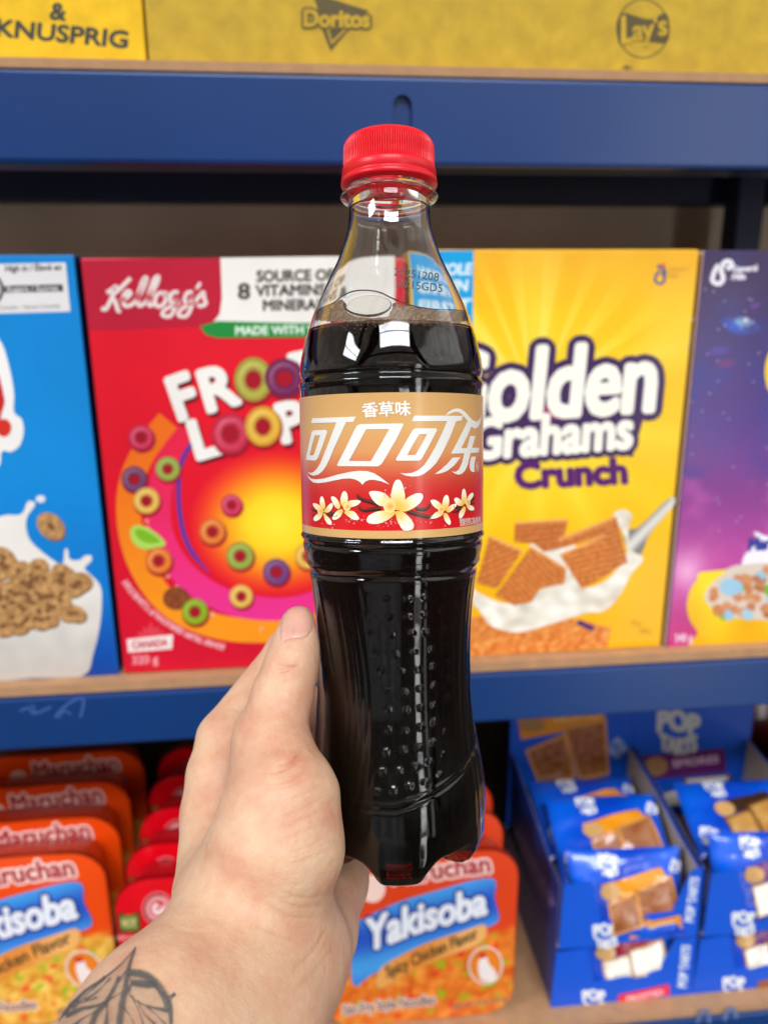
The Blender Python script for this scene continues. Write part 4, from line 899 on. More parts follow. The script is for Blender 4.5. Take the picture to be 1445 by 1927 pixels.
A.text('香草味', (682.5, 783), (772.5, 779), 20, (240, 238, 230), 2, bold=0.75)
A.text('图案仅供口味参考', (866, 989), (905, 984.5), 10.5, (235, 215, 205), 3, bold=0.12)
def F1_(*p): return [(570 + x / 8.5, 890 + y / 8.5) for x, y in p]
def F2_(*p): return [(735 + x / 8.257, 890 + y / 8.257) for x, y in p]
CREAM, GOLD, BEAN = (252, 246, 222), (246, 186, 70), (62, 26, 20)
def petal(P, c):
    P = smooth(P, 5); cx, cy = c; far = max(math.hypot(x - cx, y - cy) for x, y in P)
    def f(u, v):
        t = math.hypot(u - cx, v - cy) / far
        return lerp(GOLD, CREAM, (t - 0.12) / 0.6 + 0.12 * math.sin(u * 1.3 + v))
    A.poly(P, f, 4, step=2.0)
def bean(P, w):
    A.poly(ribbon(P, lambda t: w * (0.45 + 0.9 * t if t < 0.6 else 1.0)), BEAN, 3, step=3)
    A.poly(ribbon([(x - 0.3, y - w * .18) for x, y in P], w * .2), (120, 66, 44), 4, step=3)
bean(F1_((880, 345), (880, 375), (960, 430), (1080, 465), (1210, 515)), 7); bean(F1_((895, 535), (930, 585), (1010, 600), (1120, 580), (1250, 570)), 7.5)
bean(F2_((600, 480), (600, 520), (540, 565), (470, 570), (390, 555)), 6.5); bean(F2_((660, 630), (640, 670), (560, 680), (420, 645), (260, 600)), 8)
for P, c in (((  (1060, 310), (1160, 290), (1290, 320), (1400, 410), (1470, 520), (1400, 560), (1300, 540), (1200, 510), (1110, 420)), (1480, 560)),
             (((1020, 750), (1060, 680), (1180, 620), (1330, 600), (1440, 590), (1480, 640), (1400, 720), (1280, 790), (1150, 815), (1050, 800)), (1480, 560))):
    petal(F1_(*P), F1_(c)[0])
cB = F2_((95, 560))[0]
for P in ([(5, 400), (20, 260), (60, 140), (110, 105), (160, 130), (205, 260), (222, 400), (160, 560), (60, 560)], [(120, 560), (220, 420), (340, 340), (430, 315), (490, 330), (498, 390), (440, 480), (330, 560), (210, 600)],
          [(80, 600), (180, 600), (290, 690), (350, 780), (355, 850), (300, 890), (200, 890), (120, 780), (90, 690)]):
    petal(F2_(*P), cB)
def heart(c, r):
    A.poly(ell(c[0], c[1], r, r * 1.05), lambda u, v: lerp((238, 160, 50), (252, 224, 160), math.hypot(u - c[0] - r * .15, v - c[1]) / r), 5, step=2)
heart(F1_((1385, 535))[0], 11.5)
def flower(f, P, c, hr, hc):
    cc = f(c)[0]
    for p in P: petal(f(*p), cc)
    heart(f(hc)[0], hr)
bean(F1_((140, 570), (170, 600), (225, 610)), 3.5); bean(F1_((155, 665), (190, 675), (235, 650)), 3.5)
flower(F1_, [[(270, 470), (280, 395), (300, 375), (330, 400), (358, 520), (340, 580), (290, 560)], [(160, 500), (190, 485), (270, 520), (290, 590), (240, 600), (190, 560)], [(330, 620), (370, 560), (440, 490), (478, 495), (470, 560), (410, 630)], [(170, 740), (200, 680), (300, 620), (320, 660), (270, 740), (200, 770)], [(330, 640), (380, 680), (455, 770), (455, 825), (400, 815), (350, 740)]], (320, 610), 5.5, (280, 610))
flower(F1_, [[(600, 430), (630, 320), (665, 292), (705, 330), (718, 440), (680, 540), (620, 520)], [(450, 400), (480, 375), (540, 410), (600, 520), (570, 580), (500, 520)], [(720, 460), (800, 435), (900, 440), (925, 462), (860, 520), (760, 550), (700, 540)], [(470, 720), (530, 620), (620, 580), (640, 620), (590, 710), (510, 750)], [(660, 620), (800, 610), (880, 690), (895, 740), (820, 750), (720, 690)]], (650, 570), 7.0, (705, 545))
bean(F1_((530, 600), (500, 640), (400, 650)), 4.5); bean(F1_((560, 675), (520, 705), (460, 680), (380, 655)), 5)
flower(F2_, [[(800, 470), (830, 370), (870, 342), (900, 380), (905, 480), (860, 580), (810, 560)], [(620, 430), (690, 420), (780, 480), (810, 560), (740, 570), (660, 510)], [(860, 580), (920, 510), (1000, 478), (1025, 495), (980, 560), (900, 615)], [(620, 710), (690, 620), (780, 590), (820, 630), (740, 690)], [(820, 640), (870, 630), (925, 730), (930, 790), (900, 805), (840, 740)]], (840, 580), 6.2, (785, 565))
bean(F2_((985, 505), (990, 545), (1040, 535), (1110, 525)), 4); bean(F2_((950, 595), (1000, 605), (1060, 575), (1115, 530)), 4.5); bean(F2_((1310, 370), (1280, 410), (1235, 440)), 4); bean(F2_((1305, 460), (1270, 475), (1230, 460)), 4)
flower(F2_, [[(1098, 400), (1110, 280), (1140, 245), (1165, 290), (1180, 420), (1150, 480), (1110, 470)], [(985, 410), (1030, 383), (1110, 440), (1130, 500), (1060, 510), (1010, 470)], [(1180, 420), (1220, 340), (1270, 308), (1285, 345), (1250, 410), (1200, 470)], [(1060, 690), (1070, 610), (1140, 520), (1165, 560), (1130, 660), (1090, 706)], [(1170, 500), (1240, 500), (1295, 540), (1285, 580), (1220, 575)]], (1150, 500), 5.2, (1195, 455))
rb = random.Random(8)
for i in range(150):
    f, bx, by = rb.choice([(F1_, 1150, 850), (F1_, 800, 745), (F1_, 430, 840), (F1_, 1330, 330), (F2_, 220, 905), (F2_, 215, 230), (F2_, 380, 790), (F2_, 880, 830), (F2_, 640, 720), (F1_, 990, 740), (F2_, 60, 750), (F1_, 1380, 800)])
    c = f((bx + rb.gauss(0, 55), by + rb.gauss(0, 35)))[0]; r_ = rb.choice([.5, .6, .7, .9, 1.5])
    A.poly(ell(c[0], c[1], r_, r_, n=10), (250, 190, 180), 5, [ell(c[0], c[1], r_ * .6, r_ * .6, n=10)])
A.build('wrapper_print', M_label, wrap)
# printed date on the neck
A = Art(lambda uv, l: hit_rev(uv, 0.00006 + l), 0.00002)
M_ink = mat('ink', attr=True, rough=0.6)
A.text('20251208', (741, 518), (825, 529), 14.5, (70, 66, 64), 1, slant=-.05, bold=0.15)
A.text('20:15GD5', (747, 540), (832, 550), 14.5, (70, 66, 64), 1, slant=-.08, bold=0.15)
A.build('date_print', M_ink, bottle)
# cap with ribs and tamper ring
RC = rv(300, 86.0); ct0 = tv(353); ct1 = tv(276)
nc = 1200; ca = np.linspace(-math.pi, math.pi, nc, endpoint=False)
H = ct1 - ct0
cp = [(ct0 - .0006, RC - .0016, 0), (ct0, RC + .0006, 0), (ct0 + .0006, RC + .0009, 0), (ct0 + .0018, RC + .0007, 0), (ct0 + .0021, RC + .0003, 0), (ct0 + .0025, RC + .0006, 0), (ct0 + .0048, RC + .0004, 0), (ct0 + .0053, RC + .0003, 0), (ct0 + .0056, RC + .0002, .3), (ct0 + .0061, RC, 1), (ct0 + H * .7, RC, 1), (ct0 + H * .9, RC - .0001, 1), (ct0 + H * .985, RC - .0003, 1), (ct1 + .0006, RC - .0007, .7), (ct1 + .0014, RC - .0013, .2), (ct1 + .0021, RC - .0024, 0), (ct1 + .0025, RC - .0042, 0), (ct1 + .0027, RC * .5, 0), (ct1 + .0027, .0001, 0)]
P = []
for z_, r_, k in cp:
    w = np.cos(120 * ca); rr_ = r_ + k * 0.00055 * (np.sign(w) * np.abs(w) ** 0.6 - 1.0) * 0.8
    P.append(np.stack([rr_ * np.sin(ca), -rr_ * np.cos(ca), np.full(nc, z_)], 1))
Vc = np.concatenate(P); Fc = np.concatenate([strip((k + 1) * nc, k * nc, nc) for k in range(len(cp) - 1)])
cap_o = fast_mesh('cap', Vc, Fc, M_cap, bottle)
# foam along the shoulder
def foam_mat():
    m_ = bpy.data.materials.new('foam'); m_.use_nodes = True; nt = m_.node_tree; N, L = nt.nodes, nt.links
    p = N['Principled BSDF']; p.inputs['Base Color'].default_value = (*lin((120, 88, 60)), 1); p.inputs['Roughness'].default_value = 0.12
    t = N.new('ShaderNodeBsdfTransparent'); t.inputs[0].default_value = (.985, .975, .96, 1); lw = N.new('ShaderNodeLayerWeight'); lw.inputs[0].default_value = 0.5
    mp = N.new('ShaderNodeMapRange'); mp.inputs[1].default_value = 0.45; mp.inputs[2].default_value = 0.92; mp.inputs[3].default_value = 0.03; mp.inputs[4].default_value = 0.98
    L.new(lw.outputs['Facing'], mp.inputs[0]); mx = N.new('ShaderNodeMixShader'); L.new(mp.outputs[0], mx.inputs[0]); L.new(t.outputs[0], mx.inputs[1]); L.new(p.outputs[0], mx.inputs[2])
    L.new(mx.outputs[0], N['Material Output'].inputs[0]); return m_
M_foam = foam_mat()
def sphere_geo(c, r, n=10, sc=(1, 1, 1), rot=None):
    V, Fq = [], []
    for i in range(n + 1):
        for j in range(2 * n):
            a, b = math.pi * i / n, math.pi * j / n
            v = Vector((math.sin(a) * math.cos(b) * sc[0], math.sin(a) * math.sin(b) * sc[1], math.cos(a) * sc[2])) * r
            if rot is not None: v = rot @ v
            V.append(v + Vector(c))
    for i in range(n):
        for j in range(2 * n): Fq.append((i * 2 * n + j, (i + 1) * 2 * n + j, (i + 1) * 2 * n + (j + 1) % (2 * n), i * 2 * n + (j + 1) % (2 * n)))
    return V, Fq
parts = []; rf = random.Random(3)
def bub(u, v, rpx, flat=1.0, wide=1.0):
    r = rpx / F * 0.24; p = hit_rev([(u, v)], -0.0009)[0]; th = math.atan2(p[0], -p[1])
    n = Vector((math.sin(th), -math.cos(th), 0.45)).normalized(); c = Vector(p) - n * r * 0.75 * flat
    rot = Matrix.Rotation(th, 3, 'Z')
    parts.append(sphere_geo(c, r, 12 if rpx > 5 else 7, (wide, flat, 1), rot))
bub(692, 573, 20, .5, 2.15); 
for i in range(40): bub(rf.uniform(600, 876), rf.uniform(596, 605), rf.choice([2.2, 3.0, 3.8]))
Vb, Fb = merge(parts); fo = new_mesh('foam', Vb, Fb, M_foam, bottle, True); fo['kind'] = 'stuff'
A = Art(lambda uv, l: hit_rev(uv, -0.0009), 0)
A.poly(ribbon([(597, 585), (612, 578), (630, 570), (645, 558), (665, 549), (690, 547), (715, 551), (738, 562), (765, 573), (795, 580), (820, 583), (850, 584), (876, 586)], 2.6), (66, 48, 36), 1, step=4)
A.poly(ell(692, 574, 45, 23, 0, 40), (64, 45, 32), 1, [ell(692, 571.5, 43.6, 20.8, 0, 40)], step=4)
def froth(u, v):
    n = mnoise.noise(Vector((u * .2, v * .25, 2))) + .6 * mnoise.noise(Vector((u * .6, v * .6, 5))); return lerp((92, 66, 44), (206, 172, 134), .45 + .6 * n)
A2 = Art(lambda uv, l: hit_rev(uv, -0.0011 - l), 0.00002)
topc_ = lambda u: float(np.interp(u, [592, 612, 630, 645, 655, 672, 700, 730, 742, 752, 768, 795, 820, 850, 884], [588, 580, 572, 562, 590, 597, 599, 597, 572, 574, 577, 582, 585, 586, 588]))
botc_ = lambda u: float(np.interp(u, [592, 640, 735, 830, 884], [603, 607, 609, 609, 604]))
us_ = list(range(594, 883, 4)); A2.poly([(u, topc_(u)) for u in us_] + [(u, botc_(u) + 1.2 * math.sin(u * .5)) for u in us_[::-1]], froth, 1, step=2.5)
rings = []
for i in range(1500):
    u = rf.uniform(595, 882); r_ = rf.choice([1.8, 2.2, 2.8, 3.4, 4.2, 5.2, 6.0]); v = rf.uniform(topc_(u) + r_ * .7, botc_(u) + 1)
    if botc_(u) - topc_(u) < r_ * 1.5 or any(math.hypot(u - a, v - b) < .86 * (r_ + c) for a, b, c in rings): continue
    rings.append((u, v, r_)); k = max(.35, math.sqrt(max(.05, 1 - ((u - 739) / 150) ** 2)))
    A2.poly(ell(u, v, r_ * k, r_, n=14), lerp((52, 34, 22), (84, 58, 38), rf.random()), 2); A2.poly(ell(u, v, r_ * .74 * k, r_ * .74, n=12), lerp((128, 98, 70), (226, 204, 176), rf.random()), 3); A2.poly(ell(u - r_ * .25 * k, v - r_ * .3, r_ * .22, r_ * .22, n=8), (255, 248, 236), 4)  # bubbles drawn flat: dark rim, paler centre, painted highlight dot on each
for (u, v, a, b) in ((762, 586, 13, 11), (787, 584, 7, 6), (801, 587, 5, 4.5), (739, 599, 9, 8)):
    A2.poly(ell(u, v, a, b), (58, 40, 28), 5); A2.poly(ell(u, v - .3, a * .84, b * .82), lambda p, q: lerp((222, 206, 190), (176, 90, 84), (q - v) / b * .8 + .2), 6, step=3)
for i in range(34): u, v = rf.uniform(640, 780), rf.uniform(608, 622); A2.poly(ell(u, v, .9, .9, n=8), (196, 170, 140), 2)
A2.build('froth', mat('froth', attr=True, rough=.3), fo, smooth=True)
A.build('meniscus', mat('meniscus', attr=True, rough=0.2), fo)
# ------------------------------------------------------------------ the hand
def pk(u, v, d, rpx): return (np.array(at_depth(u, v, d)), rpx / F * d)
HP = [  # (chain of (u, v, depth, radius px)), blend mm, group
    # forearm: radial and ulnar side, then the wrist
    ([(150, 2110, .172, 158), (300, 1930, .196, 150), (432, 1775, .222, 118)], 14),
    ([(370, 2140, .190, 165), (470, 1930, .214, 128), (548, 1790, .240, 104)], 16),
    ([(300, 2020, .198, 170), (480, 1800, .232, 128)], 14),
    # thenar eminence and thumb
    ([(478, 1690, .236, 138), (520, 1590, .231, 124), (530, 1500, .235, 104), (520, 1430, .241, 72)], 9),
    ([(512, 1432, .243, 70), (508, 1395, .246, 66), (533, 1305, .252, 53.5), (549, 1250, .2545, 46.5), (558, 1212, .256, 39.5), (562.5, 1174, .258, 34.0)], 5),
    # back of the hand
    ([(431, 1398, .288, 57), (420, 1458, .282, 64), (412, 1530, .275, 67), (413, 1670, .252, 83)], 12),
    ([(450, 1480, .297, 56), (460, 1640, .272, 86), (490, 1745, .250, 90)], 12),
    ([(470, 1575, .300, 54), (520, 1680, .280, 84)], 12),
    # heel of the hand on the little-finger side
    ([(585, 1560, .312, 62), (602, 1655, .288, 88), (585, 1755, .262, 84), (520, 1850, .236, 90)], 12),
    # index, middle, ring, little finger, curled round the back of the bottle
    ([(423, 1388, .289, 50), (545, 1222, .315, 39), (680, 1190, .3165, 33), (790, 1215, .306, 29)], 4),
    ([(446, 1470, .302, 48), (585, 1335, .327, 38), (725, 1312, .320, 33), (828, 1338, .305, 29)], 4),
    ([(475, 1560, .308, 46), (598, 1450, .336, 37), (735, 1425, .326, 32), (838, 1445, .310, 28)], 4),
    ([(500, 1640, .302, 46), (612, 1548, .336, 33), (735, 1525, .330, 28), (820, 1535, .318, 25)], 4),
]
def cone_sdf(P, a, ra, b, rb):
    ab = b - a; l2 = float(ab @ ab); t = np.clip(((P - a) @ ab) / l2, 0, 1)
    q = a + t[..., None] * ab
    return np.linalg.norm(P - q, axis=-1) - (ra + (rb - ra) * t)
def smin(a, b, k):
    h = np.clip(0.5 + 0.5 * (b - a) / k, 0, 1); return b + (a - b) * h - k * h * (1 - h)
def hand_sdf(P):
    out = None
    for chain, k in HP:
        c = [pk(*q) for q in chain]; d = None
        for (a, ra), (b, rb_) in zip(c, c[1:]):
            e = cone_sdf(P, a, ra, b, rb_); d = e if d is None else smin(d, e, 0.004)
        out = d if out is None else smin(out, d, k / 1000)
    # pressed against the bottle wall, with a rounded contact
    Q = (P - MBn[:3, 3]) @ MBn[:3, :3]
    br = np.hypot(Q[..., 0], Q[..., 1]); bd = (br - (np.interp(Q[..., 2], zz, rr, left=rr[0] * .93) + 0.00055))
    bd = np.where(Q[..., 2] < 0.0, np.hypot(np.maximum(bd + .008, 0), Q[..., 2]), bd)
    return -smin(-out, bd, 0.0016)
def surface_nets(f, lo, hi, h):
    n = [int(math.ceil((b - a) / h)) + 1 for a, b in zip(lo, hi)]
    ax = [lo[i] + h * np.arange(n[i]) for i in range(3)]
    Vv = np.empty(n, np.float32)
    for i in range(0, n[0], 12):
        X, Y, Z = np.meshgrid(ax[0][i:i + 12], ax[1], ax[2], indexing='ij'); Vv[i:i + 12] = f(np.stack([X, Y, Z], -1))
    S = Vv < 0
    cn = [(x, y, z) for x in (0, 1) for y in (0, 1) for z in (0, 1)]
    sl = lambda c: tuple(slice(c[i], n[i] - 1 + c[i]) for i in range(3))
    cnt = sum(S[sl(c)].astype(np.int8) for c in cn); act = (cnt > 0) & (cnt < 8)
    idx = -np.ones(act.shape, np.int64); I = np.argwhere(act); idx[act] = np.arange(len(I))
    acc = np.zeros((len(I), 3)); num = np.zeros(len(I))
    for a in cn:
        for k in range(3):
            if a[k]: continue
            b = list(a); b[k] = 1
            va = Vv[tuple((I + a).T)]; vb = Vv[tuple((I + b).T)]; m_ = (va < 0) != (vb < 0)
            t = np.where(m_, va / np.where(m_, va - vb, 1), 0); p = np.tile(np.array(a, float), (len(I), 1)); p[:, k] = t
            acc[m_] += p[m_]; num += m_
    Vx = np.array(lo) + h * (I + acc / num[:, None]); Q = []
    for k in range(3):
        i, j = (k + 1) % 3, (k + 2) % 3
        s0 = [slice(None)] * 3; s1 = [slice(None)] * 3; s0[k] = slice(0, n[k] - 1); s1[k] = slice(1, n[k])
        for i_ in (i, j):
            s0[i_] = slice(1, n[i_] - 1); s1[i_] = slice(1, n[i_] - 1)
        A0, B0 = S[tuple(s0)], S[tuple(s1)]
        E = np.argwhere(A0 != B0); fl = A0[tuple(E.T)]; E = E.copy(); E[:, i] += 1; E[:, j] += 1
        def cell(di, dj):
            c = E.copy(); c[:, i] -= di; c[:, j] -= dj; return idx[tuple(c.T)]
        q = np.stack([cell(1, 1), cell(0, 1), cell(0, 0), cell(1, 0)], 1); q[~fl] = q[~fl][:, ::-1]; Q.append(q)
    return Vx, np.concatenate(Q)
pts = np.array([np.concatenate([c[0] - c[1], c[0] + c[1]]) for ch, k in HP for c in [pk(*q) for q in ch]])
lo = pts[:, :3].min(0) - 0.006; hi = pts[:, 3:].max(0) + 0.006
HV, HQ = surface_nets(hand_sdf, lo, hi, 0.0011)
def vnormals(V, Q):
    n = np.cross(V[Q[:, 2]] - V[Q[:, 0]], V[Q[:, 3]] - V[Q[:, 1]]); N_ = np.zeros_like(V)
    for k in range(4): np.add.at(N_, Q[:, k], n)
    return N_ / (np.linalg.norm(N_, axis=1, keepdims=True) + 1e-12)
tmp = fast_mesh('tmp', HV, HQ, M_board, None)
md = tmp.modifiers.new('s', 'SUBSURF'); md.levels = 1
hm = bpy.data.meshes.new_from_object(tmp.evaluated_get(bpy.context.evaluated_depsgraph_get())); bpy.data.objects.remove(tmp)
HV = np.empty(len(hm.vertices) * 3); hm.vertices.foreach_get('co', HV); HV = HV.reshape(-1, 3)
HQ = np.empty(len(hm.polygons) * 4, np.int32); hm.polygons.foreach_get('vertices', HQ); HQ = HQ.reshape(-1, 4)
HN = vnormals(HV, HQ)
uvp = project(HV); facing = (HN * (CAMN - HV)).sum(1) > 0
redness = np.zeros(len(HV))
def seg_dist(P):
    P = smooth(P, 5, False); d = np.full(len(uvp), 1e9); tt = np.zeros(len(uvp)); n = len(P) - 1
    for k, (a, b) in enumerate(zip(P, P[1:])):
        a, b = np.array(a), np.array(b); ab = b - a; t = np.clip(((uvp - a) @ ab) / (ab @ ab + 1e-9), 0, 1)
        e = np.linalg.norm(uvp - (a + t[:, None] * ab), axis=1); m_ = e < d; d[m_] = e[m_]; tt[m_] = (k + t[m_]) / n
    return d, tt
def crease(P, depth, w, red=0.0):
    d, t = seg_dist(P); q = facing * np.exp(-(d / w) ** 2) * np.clip(4 * t, 0, 1) ** .5 * np.clip(4 * (1 - t), 0, 1) ** .5
    HV[:] -= HN * (depth / 1000 * q)[:, None]
    global redness
    redness = np.maximum(redness, red * facing * np.exp(-(d / (w * 2.2)) ** 2) * np.clip(3 * t, 0, 1) * np.clip(3 * (1 - t), 0, 1))
def Zh(*p): return [(80 + x / 2.258, 1100 + y / 2.258) for x, y in p]
def Zt(*p): return [(480 + x / 9.03, 1120 + y / 9.03) for x, y in p]
vis = project(HV)
# thumb knuckle, thumb root, ball of the thumb, wrist
for P, dp, w, rd in [
    (Zt((330, 1190), (480, 1200), (640, 1225), (760, 1190)), .32, 2.6, .5), (Zt((320, 1250), (450, 1250), (600, 1235)), .25, 2.2, .5), (Zt((250, 1330), (420, 1350), (620, 1290)), .28, 2.4, .4),
    (Zt((600, 1210), (720, 1240), (820, 1330)), .2, 2.2, .3), (Zt((180, 1365), (330, 1390), (560, 1360)), .16, 2.4, .3), (Zt((560, 960), (680, 950), (840, 1030)), .14, 2.2, .25), (Zt((500, 960), (540, 900), (640, 780)), .2, 2.6, .4), (Zt((100, 1520), (350, 1540), (620, 1490)), .08, 2.2, .2), (Zt((120, 1610), (350, 1630), (600, 1590)), .08, 2.2, .2),
    (Zt((425, 820), (470, 800), (560, 770), (700, 745), (800, 745), (900, 690), (975, 570), (985, 430)), .35, 2.0, .5), (Zt((430, 790), (418, 650), (425, 500), (460, 350)), .3, 2.0, .4),
    (Zh((800, 520), (840, 540), (870, 535)), .25, 2.6, .3),
    (Zh((1000, 770), (1060, 750), (1120, 700)), .45, 4, .6), (Zh((930, 800), (1020, 790), (1100, 740), (1130, 720)), .22, 3, .5), (Zh((960, 850), (1060, 830), (1150, 760)), .25, 3, .4),
    (Zh((900, 870), (1040, 860), (1170, 800)), .14, 2.6, .3), (Zh((1010, 930), (1130, 880), (1210, 830)), .12, 2.4, .2), (Zh((980, 1000), (1110, 950), (1230, 880)), .13, 2.2, .2),
    (Zh((1000, 1040), (1120, 990), (1245, 930)), .13, 2.2, .2), (Zh((1010, 1090), (1130, 1040), (1255, 990)), .13, 2.2, .2), (Zh((1040, 1150), (1150, 1100), (1262, 1040)), .11, 2.2, .2), (Zh((1000, 1210), (1140, 1160), (1262, 1100)), .1, 2.2, .2),
    (Zh((960, 1320), (1080, 1370), (1200, 1365)), .2, 3, .3), (Zh((930, 1350), (1050, 1410), (1180, 1420)), .25, 3, .3), (Zh((990, 1290), (1100, 1330), (1230, 1320)), .14, 2.6, .3), (Zh((880, 1430), (1000, 1490), (1130, 1520)), .16, 3, .3),
    (Zh((520, 1430), (600, 1470), (720, 1480)), .16, 3.5, .15), (Zh((1210, 1460), (1150, 1560), (1060, 1650)), .3, 4, .3), (Zh((1240, 1540), (1160, 1640), (1060, 1740)), .2, 4, .25), (Zh((600, 880), (700, 960), (780, 1040)), .08, 5, .1)]:
    crease(P, dp, w, rd)
rh = random.Random(5)
for i in range(46):                                  # fine skin lines over the ball of the thumb
    u, v = rh.uniform(520, 640), rh.uniform(1480, 1700); l = rh.uniform(25, 60); a = -0.42 + (v - 1480) * 0.0018 + rh.uniform(-.08, .08)
    crease([(u - l * math.cos(a), v - l * math.sin(a)), (u, v + 1), (u + l * math.cos(a), v + l * math.sin(a))], .05, 1.6, .08)
for i in range(26):
    u, v = rh.uniform(300, 520), rh.uniform(1400, 1750); l = rh.uniform(15, 35); a = rh.uniform(0.9, 1.9)
    crease([(u - l * math.cos(a), v - l * math.sin(a)), (u, v + 2), (u + l * math.cos(a), v + l * math.sin(a))], .03, 1.8, .05)
def blob(u, v, r, a):
    global redness
    redness = np.maximum(redness, a * facing * np.exp(-(np.hypot(uvp[:, 0] - u, uvp[:, 1] - v) / r) ** 2))
blob(560, 1215, 60, .35); blob(530, 1310, 70, .32); blob(505, 1400, 70, .25); blob(585, 1165, 34, .55); blob(570, 1140, 24, .35); blob(535, 1265, 40, .45); blob(470, 1440, 55, .40); blob(590, 1420, 45, .45); blob(565, 1380, 40, .35); blob(490, 1650, 60, .18); blob(420, 1340, 50, .25); blob(640, 1560, 45, .2); blob(590, 1760, 70, .25); blob(660, 1690, 50, .3)
skc = np.ones((len(HV), 4), np.float32); skc[:, 0] = redness * .68
def skin_mat(name, base, red, nail=False):
    m_ = bpy.data.materials.new(name); m_.use_nodes = True; nt = m_.node_tree; N, L = nt.nodes, nt.links; p = N['Principled BSDF']
    tc = N.new('ShaderNodeTexCoord')
    a = N.new('ShaderNodeAttribute'); a.attribute_name = 'Col'; sp = N.new('ShaderNodeSeparateColor'); L.new(a.outputs['Color'], sp.inputs[0])
    nz = N.new('ShaderNodeTexNoise'); nz.inputs['Scale'].default_value = 70; nz.inputs['Detail'].default_value = 8; nz.inputs['Roughness'].default_value = 0.65; L.new(tc.outputs['Object'], nz.inputs['Vector'])
    nm = N.new('ShaderNodeMath'); nm.operation = 'MULTIPLY_ADD'; nm.inputs[1].default_value = 1.7; nm.inputs[2].default_value = -0.66; L.new(nz.outputs[0], nm.inputs[0])
    ad = N.new('ShaderNodeMath'); ad.operation = 'ADD'; ad.use_clamp = True; L.new(sp.outputs[0], ad.inputs[0]); L.new(nm.outputs[0], ad.inputs[1])
    mx = N.new('ShaderNodeMix'); mx.data_type = 'RGBA'; mx.inputs[6].default_value = (*base, 1); mx.inputs[7].default_value = (*red, 1); L.new(ad.outputs[0], mx.inputs[0])
    L.new(mx.outputs[2], p.inputs['Base Color'])
    p.inputs['Subsurface Weight'].default_value = 0.35; p.inputs['Subsurface Radius'].default_value = (1.0, 0.42, 0.22); p.inputs['Subsurface Scale'].default_value = 0.0035
    p.inputs['Roughness'].default_value = 0.50 if not nail else 0.33; p.inputs['Specular IOR Level'].default_value = 0.4; p.inputs['Coat Weight'].default_value = 0.0 if not nail else 0.12
    if not nail:
        v = N.new('ShaderNodeTexVoronoi'); v.feature = 'DISTANCE_TO_EDGE'; v.inputs['Scale'].default_value = 1150; L.new(tc.outputs['Object'], v.inputs['Vector'])
        n2 = N.new('ShaderNodeTexNoise'); n2.inputs['Scale'].default_value = 420; n2.inputs['Detail'].default_value = 5; L.new(tc.outputs['Object'], n2.inputs['Vector'])
        b1 = N.new('ShaderNodeBump'); b1.inputs['Strength'].default_value = 0.28; b1.inputs['Distance'].default_value = 0.0004; L.new(v.outputs['Distance'], b1.inputs['Height'])
        b2 = N.new('ShaderNodeBump'); b2.inputs['Strength'].default_value = 0.35; b2.inputs['Distance'].default_value = 0.0009; L.new(n2.outputs[0], b2.inputs['Height']); L.new(b1.outputs[0], b2.inputs['Normal']); L.new(b2.outputs[0], p.inputs['Normal'])
    return m_
M_skin = skin_mat('skin', lin((215, 179, 147)), lin((192, 117, 92)))
M_nail = skin_mat('nail', lin((216, 168, 148)), lin((198, 126, 112)), True)
person = fast_mesh('person', HV, HQ, M_skin, None)
ca_ = person.data.color_attributes.new('Col', 'FLOAT_COLOR', 'POINT'); ca_.data.foreach_set('color', skc.ravel())
tag(person, 'bare tattooed left forearm and hand holding up the cola bottle, thumb along its side', 'person')
bv = BVHTree.FromPolygons([Vector(v) for v in HV], [tuple(int(k) for k in f) for f in HQ])
def drape(uv, lift):
    o = []; ds = raydirs(uv); last = None
    for d in ds:
        d = Vector(d).normalized(); h = bv.ray_cast(CAM, d)
        if h[0] is None:
            n = bv.find_nearest(CAM + d * 0.24); h = (n[0], n[1])
        o.append(h[0] - d * lift)
    return np.array([list(p) for p in o])
# thumb nail: a curved plate standing a little proud of the skin
A = Art(drape, 0.00005)
nail = smooth(Zt((440, 800), (432, 650), (440, 480), (480, 330), (560, 235), (680, 195), (800, 215), (900, 300), (960, 430), (960, 560), (880, 690), (760, 735), (640, 740), (530, 765)), 5)
def nailc(u, v):
    x, y = (u - 480) * 9.03, (v - 1120) * 9.03
    t = max(0.0, min(1.0, (y - 420) / 260)); c = lerp((0.15,), (0.55,), t)[0]
    if y > 650 - (x - 650) ** 2 * 0.0004: c = 0.12
    return (c * 255, 0, 0)
A.poly(nail, nailc, 1, step=2.2)
for i in range(len(A.C)): A.C[i] = np.clip(A.C[i], 0, 1)
nail_o = A.build('thumb_nail', M_nail, person, smooth=True)
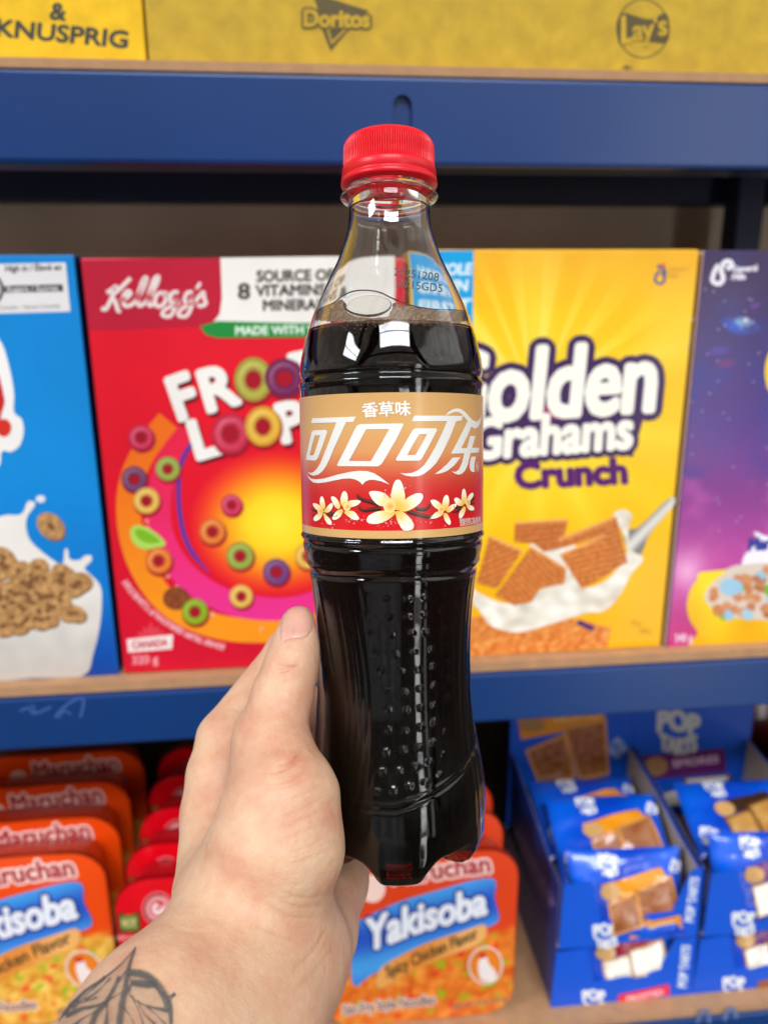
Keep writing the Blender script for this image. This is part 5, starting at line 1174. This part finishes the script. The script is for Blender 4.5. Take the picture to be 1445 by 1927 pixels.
# tattoo: fern leaf in blue grey ink, lying in the skin of the forearm
def tat_mat():
    m_ = bpy.data.materials.new('tattoo_ink'); m_.use_nodes = True; nt = m_.node_tree; N, L = nt.nodes, nt.links; p = N['Principled BSDF']
    p.inputs['Base Color'].default_value = (*lin((84, 88, 90)), 1); p.inputs['Roughness'].default_value = 0.42
    t = N.new('ShaderNodeBsdfTransparent'); a = N.new('ShaderNodeAttribute'); a.attribute_name = 'Col'; sp = N.new('ShaderNodeSeparateColor'); L.new(a.outputs['Color'], sp.inputs[0])
    tc = N.new('ShaderNodeTexCoord'); nz = N.new('ShaderNodeTexNoise'); nz.inputs['Scale'].default_value = 900; L.new(tc.outputs['Object'], nz.inputs['Vector'])
    mr = N.new('ShaderNodeMapRange'); mr.inputs[1].default_value = .3; mr.inputs[2].default_value = .7; mr.inputs[3].default_value = .62; mr.inputs[4].default_value = .95; L.new(nz.outputs[0], mr.inputs[0])
    mu = N.new('ShaderNodeMath'); mu.operation = 'MULTIPLY'; L.new(sp.outputs[0], mu.inputs[0]); L.new(mr.outputs[0], mu.inputs[1])
    mx = N.new('ShaderNodeMixShader'); L.new(mu.outputs[0], mx.inputs[0]); L.new(t.outputs[0], mx.inputs[1]); L.new(p.outputs[0], mx.inputs[2]); L.new(mx.outputs[0], N['Material Output'].inputs[0]); return m_
def Zf(*p): return [(0 + x / 3.0725, 1300 + y / 3.0725) for x, y in p]
A = Art(drape, 0.0005)
A.poly(Zf((780, 1490), (745, 1610), (830, 1642), (890, 1682), (940, 1742), (975, 1802), (990, 1870), (990, 1965), (690, 1965), (725, 1720)), (124, 124, 124), 1, step=4)
A.poly(Zf((780, 1490), (725, 1720), (690, 1965), (300, 1965), (430, 1800), (600, 1660)), (136, 136, 136), 1, step=4)
def ink(P, w):
    P = smooth(P, 6, False); P = dens(P, 3, False); n = len(P); V, Fc, C = [], [], []
    for i, p in enumerate(P):
        a, b = P[max(i - 1, 0)], P[min(i + 1, n - 1)]; dx, dy = b[0] - a[0], b[1] - a[1]; l = math.hypot(dx, dy) or 1; t = i / max(1, n - 1)
        hw = max(w, 4.4) * .92 * (0.7 + 0.5 * math.sin(3 * t + w)) 
        for k, c in ((-1.35, 0), (-.5, 1), (.5, 1), (1.35, 0)): V.append((p[0] - dy / l * hw * k, p[1] + dx / l * hw * k)); C.append(c)
    for i in range(n - 1):
        for k in range(3): Fc.append([4 * i + k, 4 * i + k + 1, 4 * i + k + 5, 4 * i + k + 4])
    A.eps += 40
    A.V.append(drape(V, 0.0005 + A.eps * 1e-7)); A.C.append(np.array([[c] * 3 for c in C], float)); A.F += [[i + A.n for i in f] for f in Fc]; A.n += len(V)
for P, w in [(Zf((785, 1480), (745, 1600), (725, 1720), (700, 1850), (690, 1960)), 5.5), (Zf((780, 1490), (700, 1580), (600, 1660), (500, 1730), (430, 1800), (330, 1900)), 4.5), (Zf((735, 1610), (680, 1690), (620, 1790), (560, 1860), (520, 1960)), 5),
             (Zf((725, 1730), (640, 1780), (560, 1820), (470, 1840), (380, 1880)), 4.5), (Zf((610, 1650), (500, 1760), (420, 1840)), 3), (Zf((640, 1660), (560, 1740), (490, 1790)), 3.5), (Zf((690, 1650), (640, 1740), (610, 1830)), 3.2), (Zf((620, 1800), (620, 1870), (610, 1960)), 4.5), (Zf((560, 1850), (470, 1900), (400, 1960)), 4),
             (Zf((740, 1625), (830, 1640), (890, 1680), (940, 1740), (975, 1800), (990, 1870), (990, 1960)), 7), (Zf((760, 1685), (830, 1695), (905, 1700)), 6.5), (Zf((770, 1690), (800, 1700), (860, 1710)), 3), (Zf((730, 1740), (800, 1800), (880, 1830), (980, 1850)), 4.2), (Zf((800, 1790), (830, 1860), (900, 1930)), 3.6), (Zf((850, 1825), (900, 1870), (960, 1930)), 3.2),
             (Zf((760, 1760), (800, 1840), (840, 1960)), 3.4), (Zf((945, 1745), (975, 1770), (1015, 1750)), 4), (Zf((960, 1800), (985, 1790), (1010, 1755)), 3.2), (Zf((715, 1830), (760, 1890), (790, 1960)), 3.4), (Zf((745, 1640), (760, 1690), (740, 1740)), 4), (Zf((430, 1790), (480, 1800), (560, 1770)), 2.8), (Zf((900, 1700), (930, 1760), (960, 1830)), 3)]:
    ink(P, w)
A.build('tattoo', tat_mat(), person)
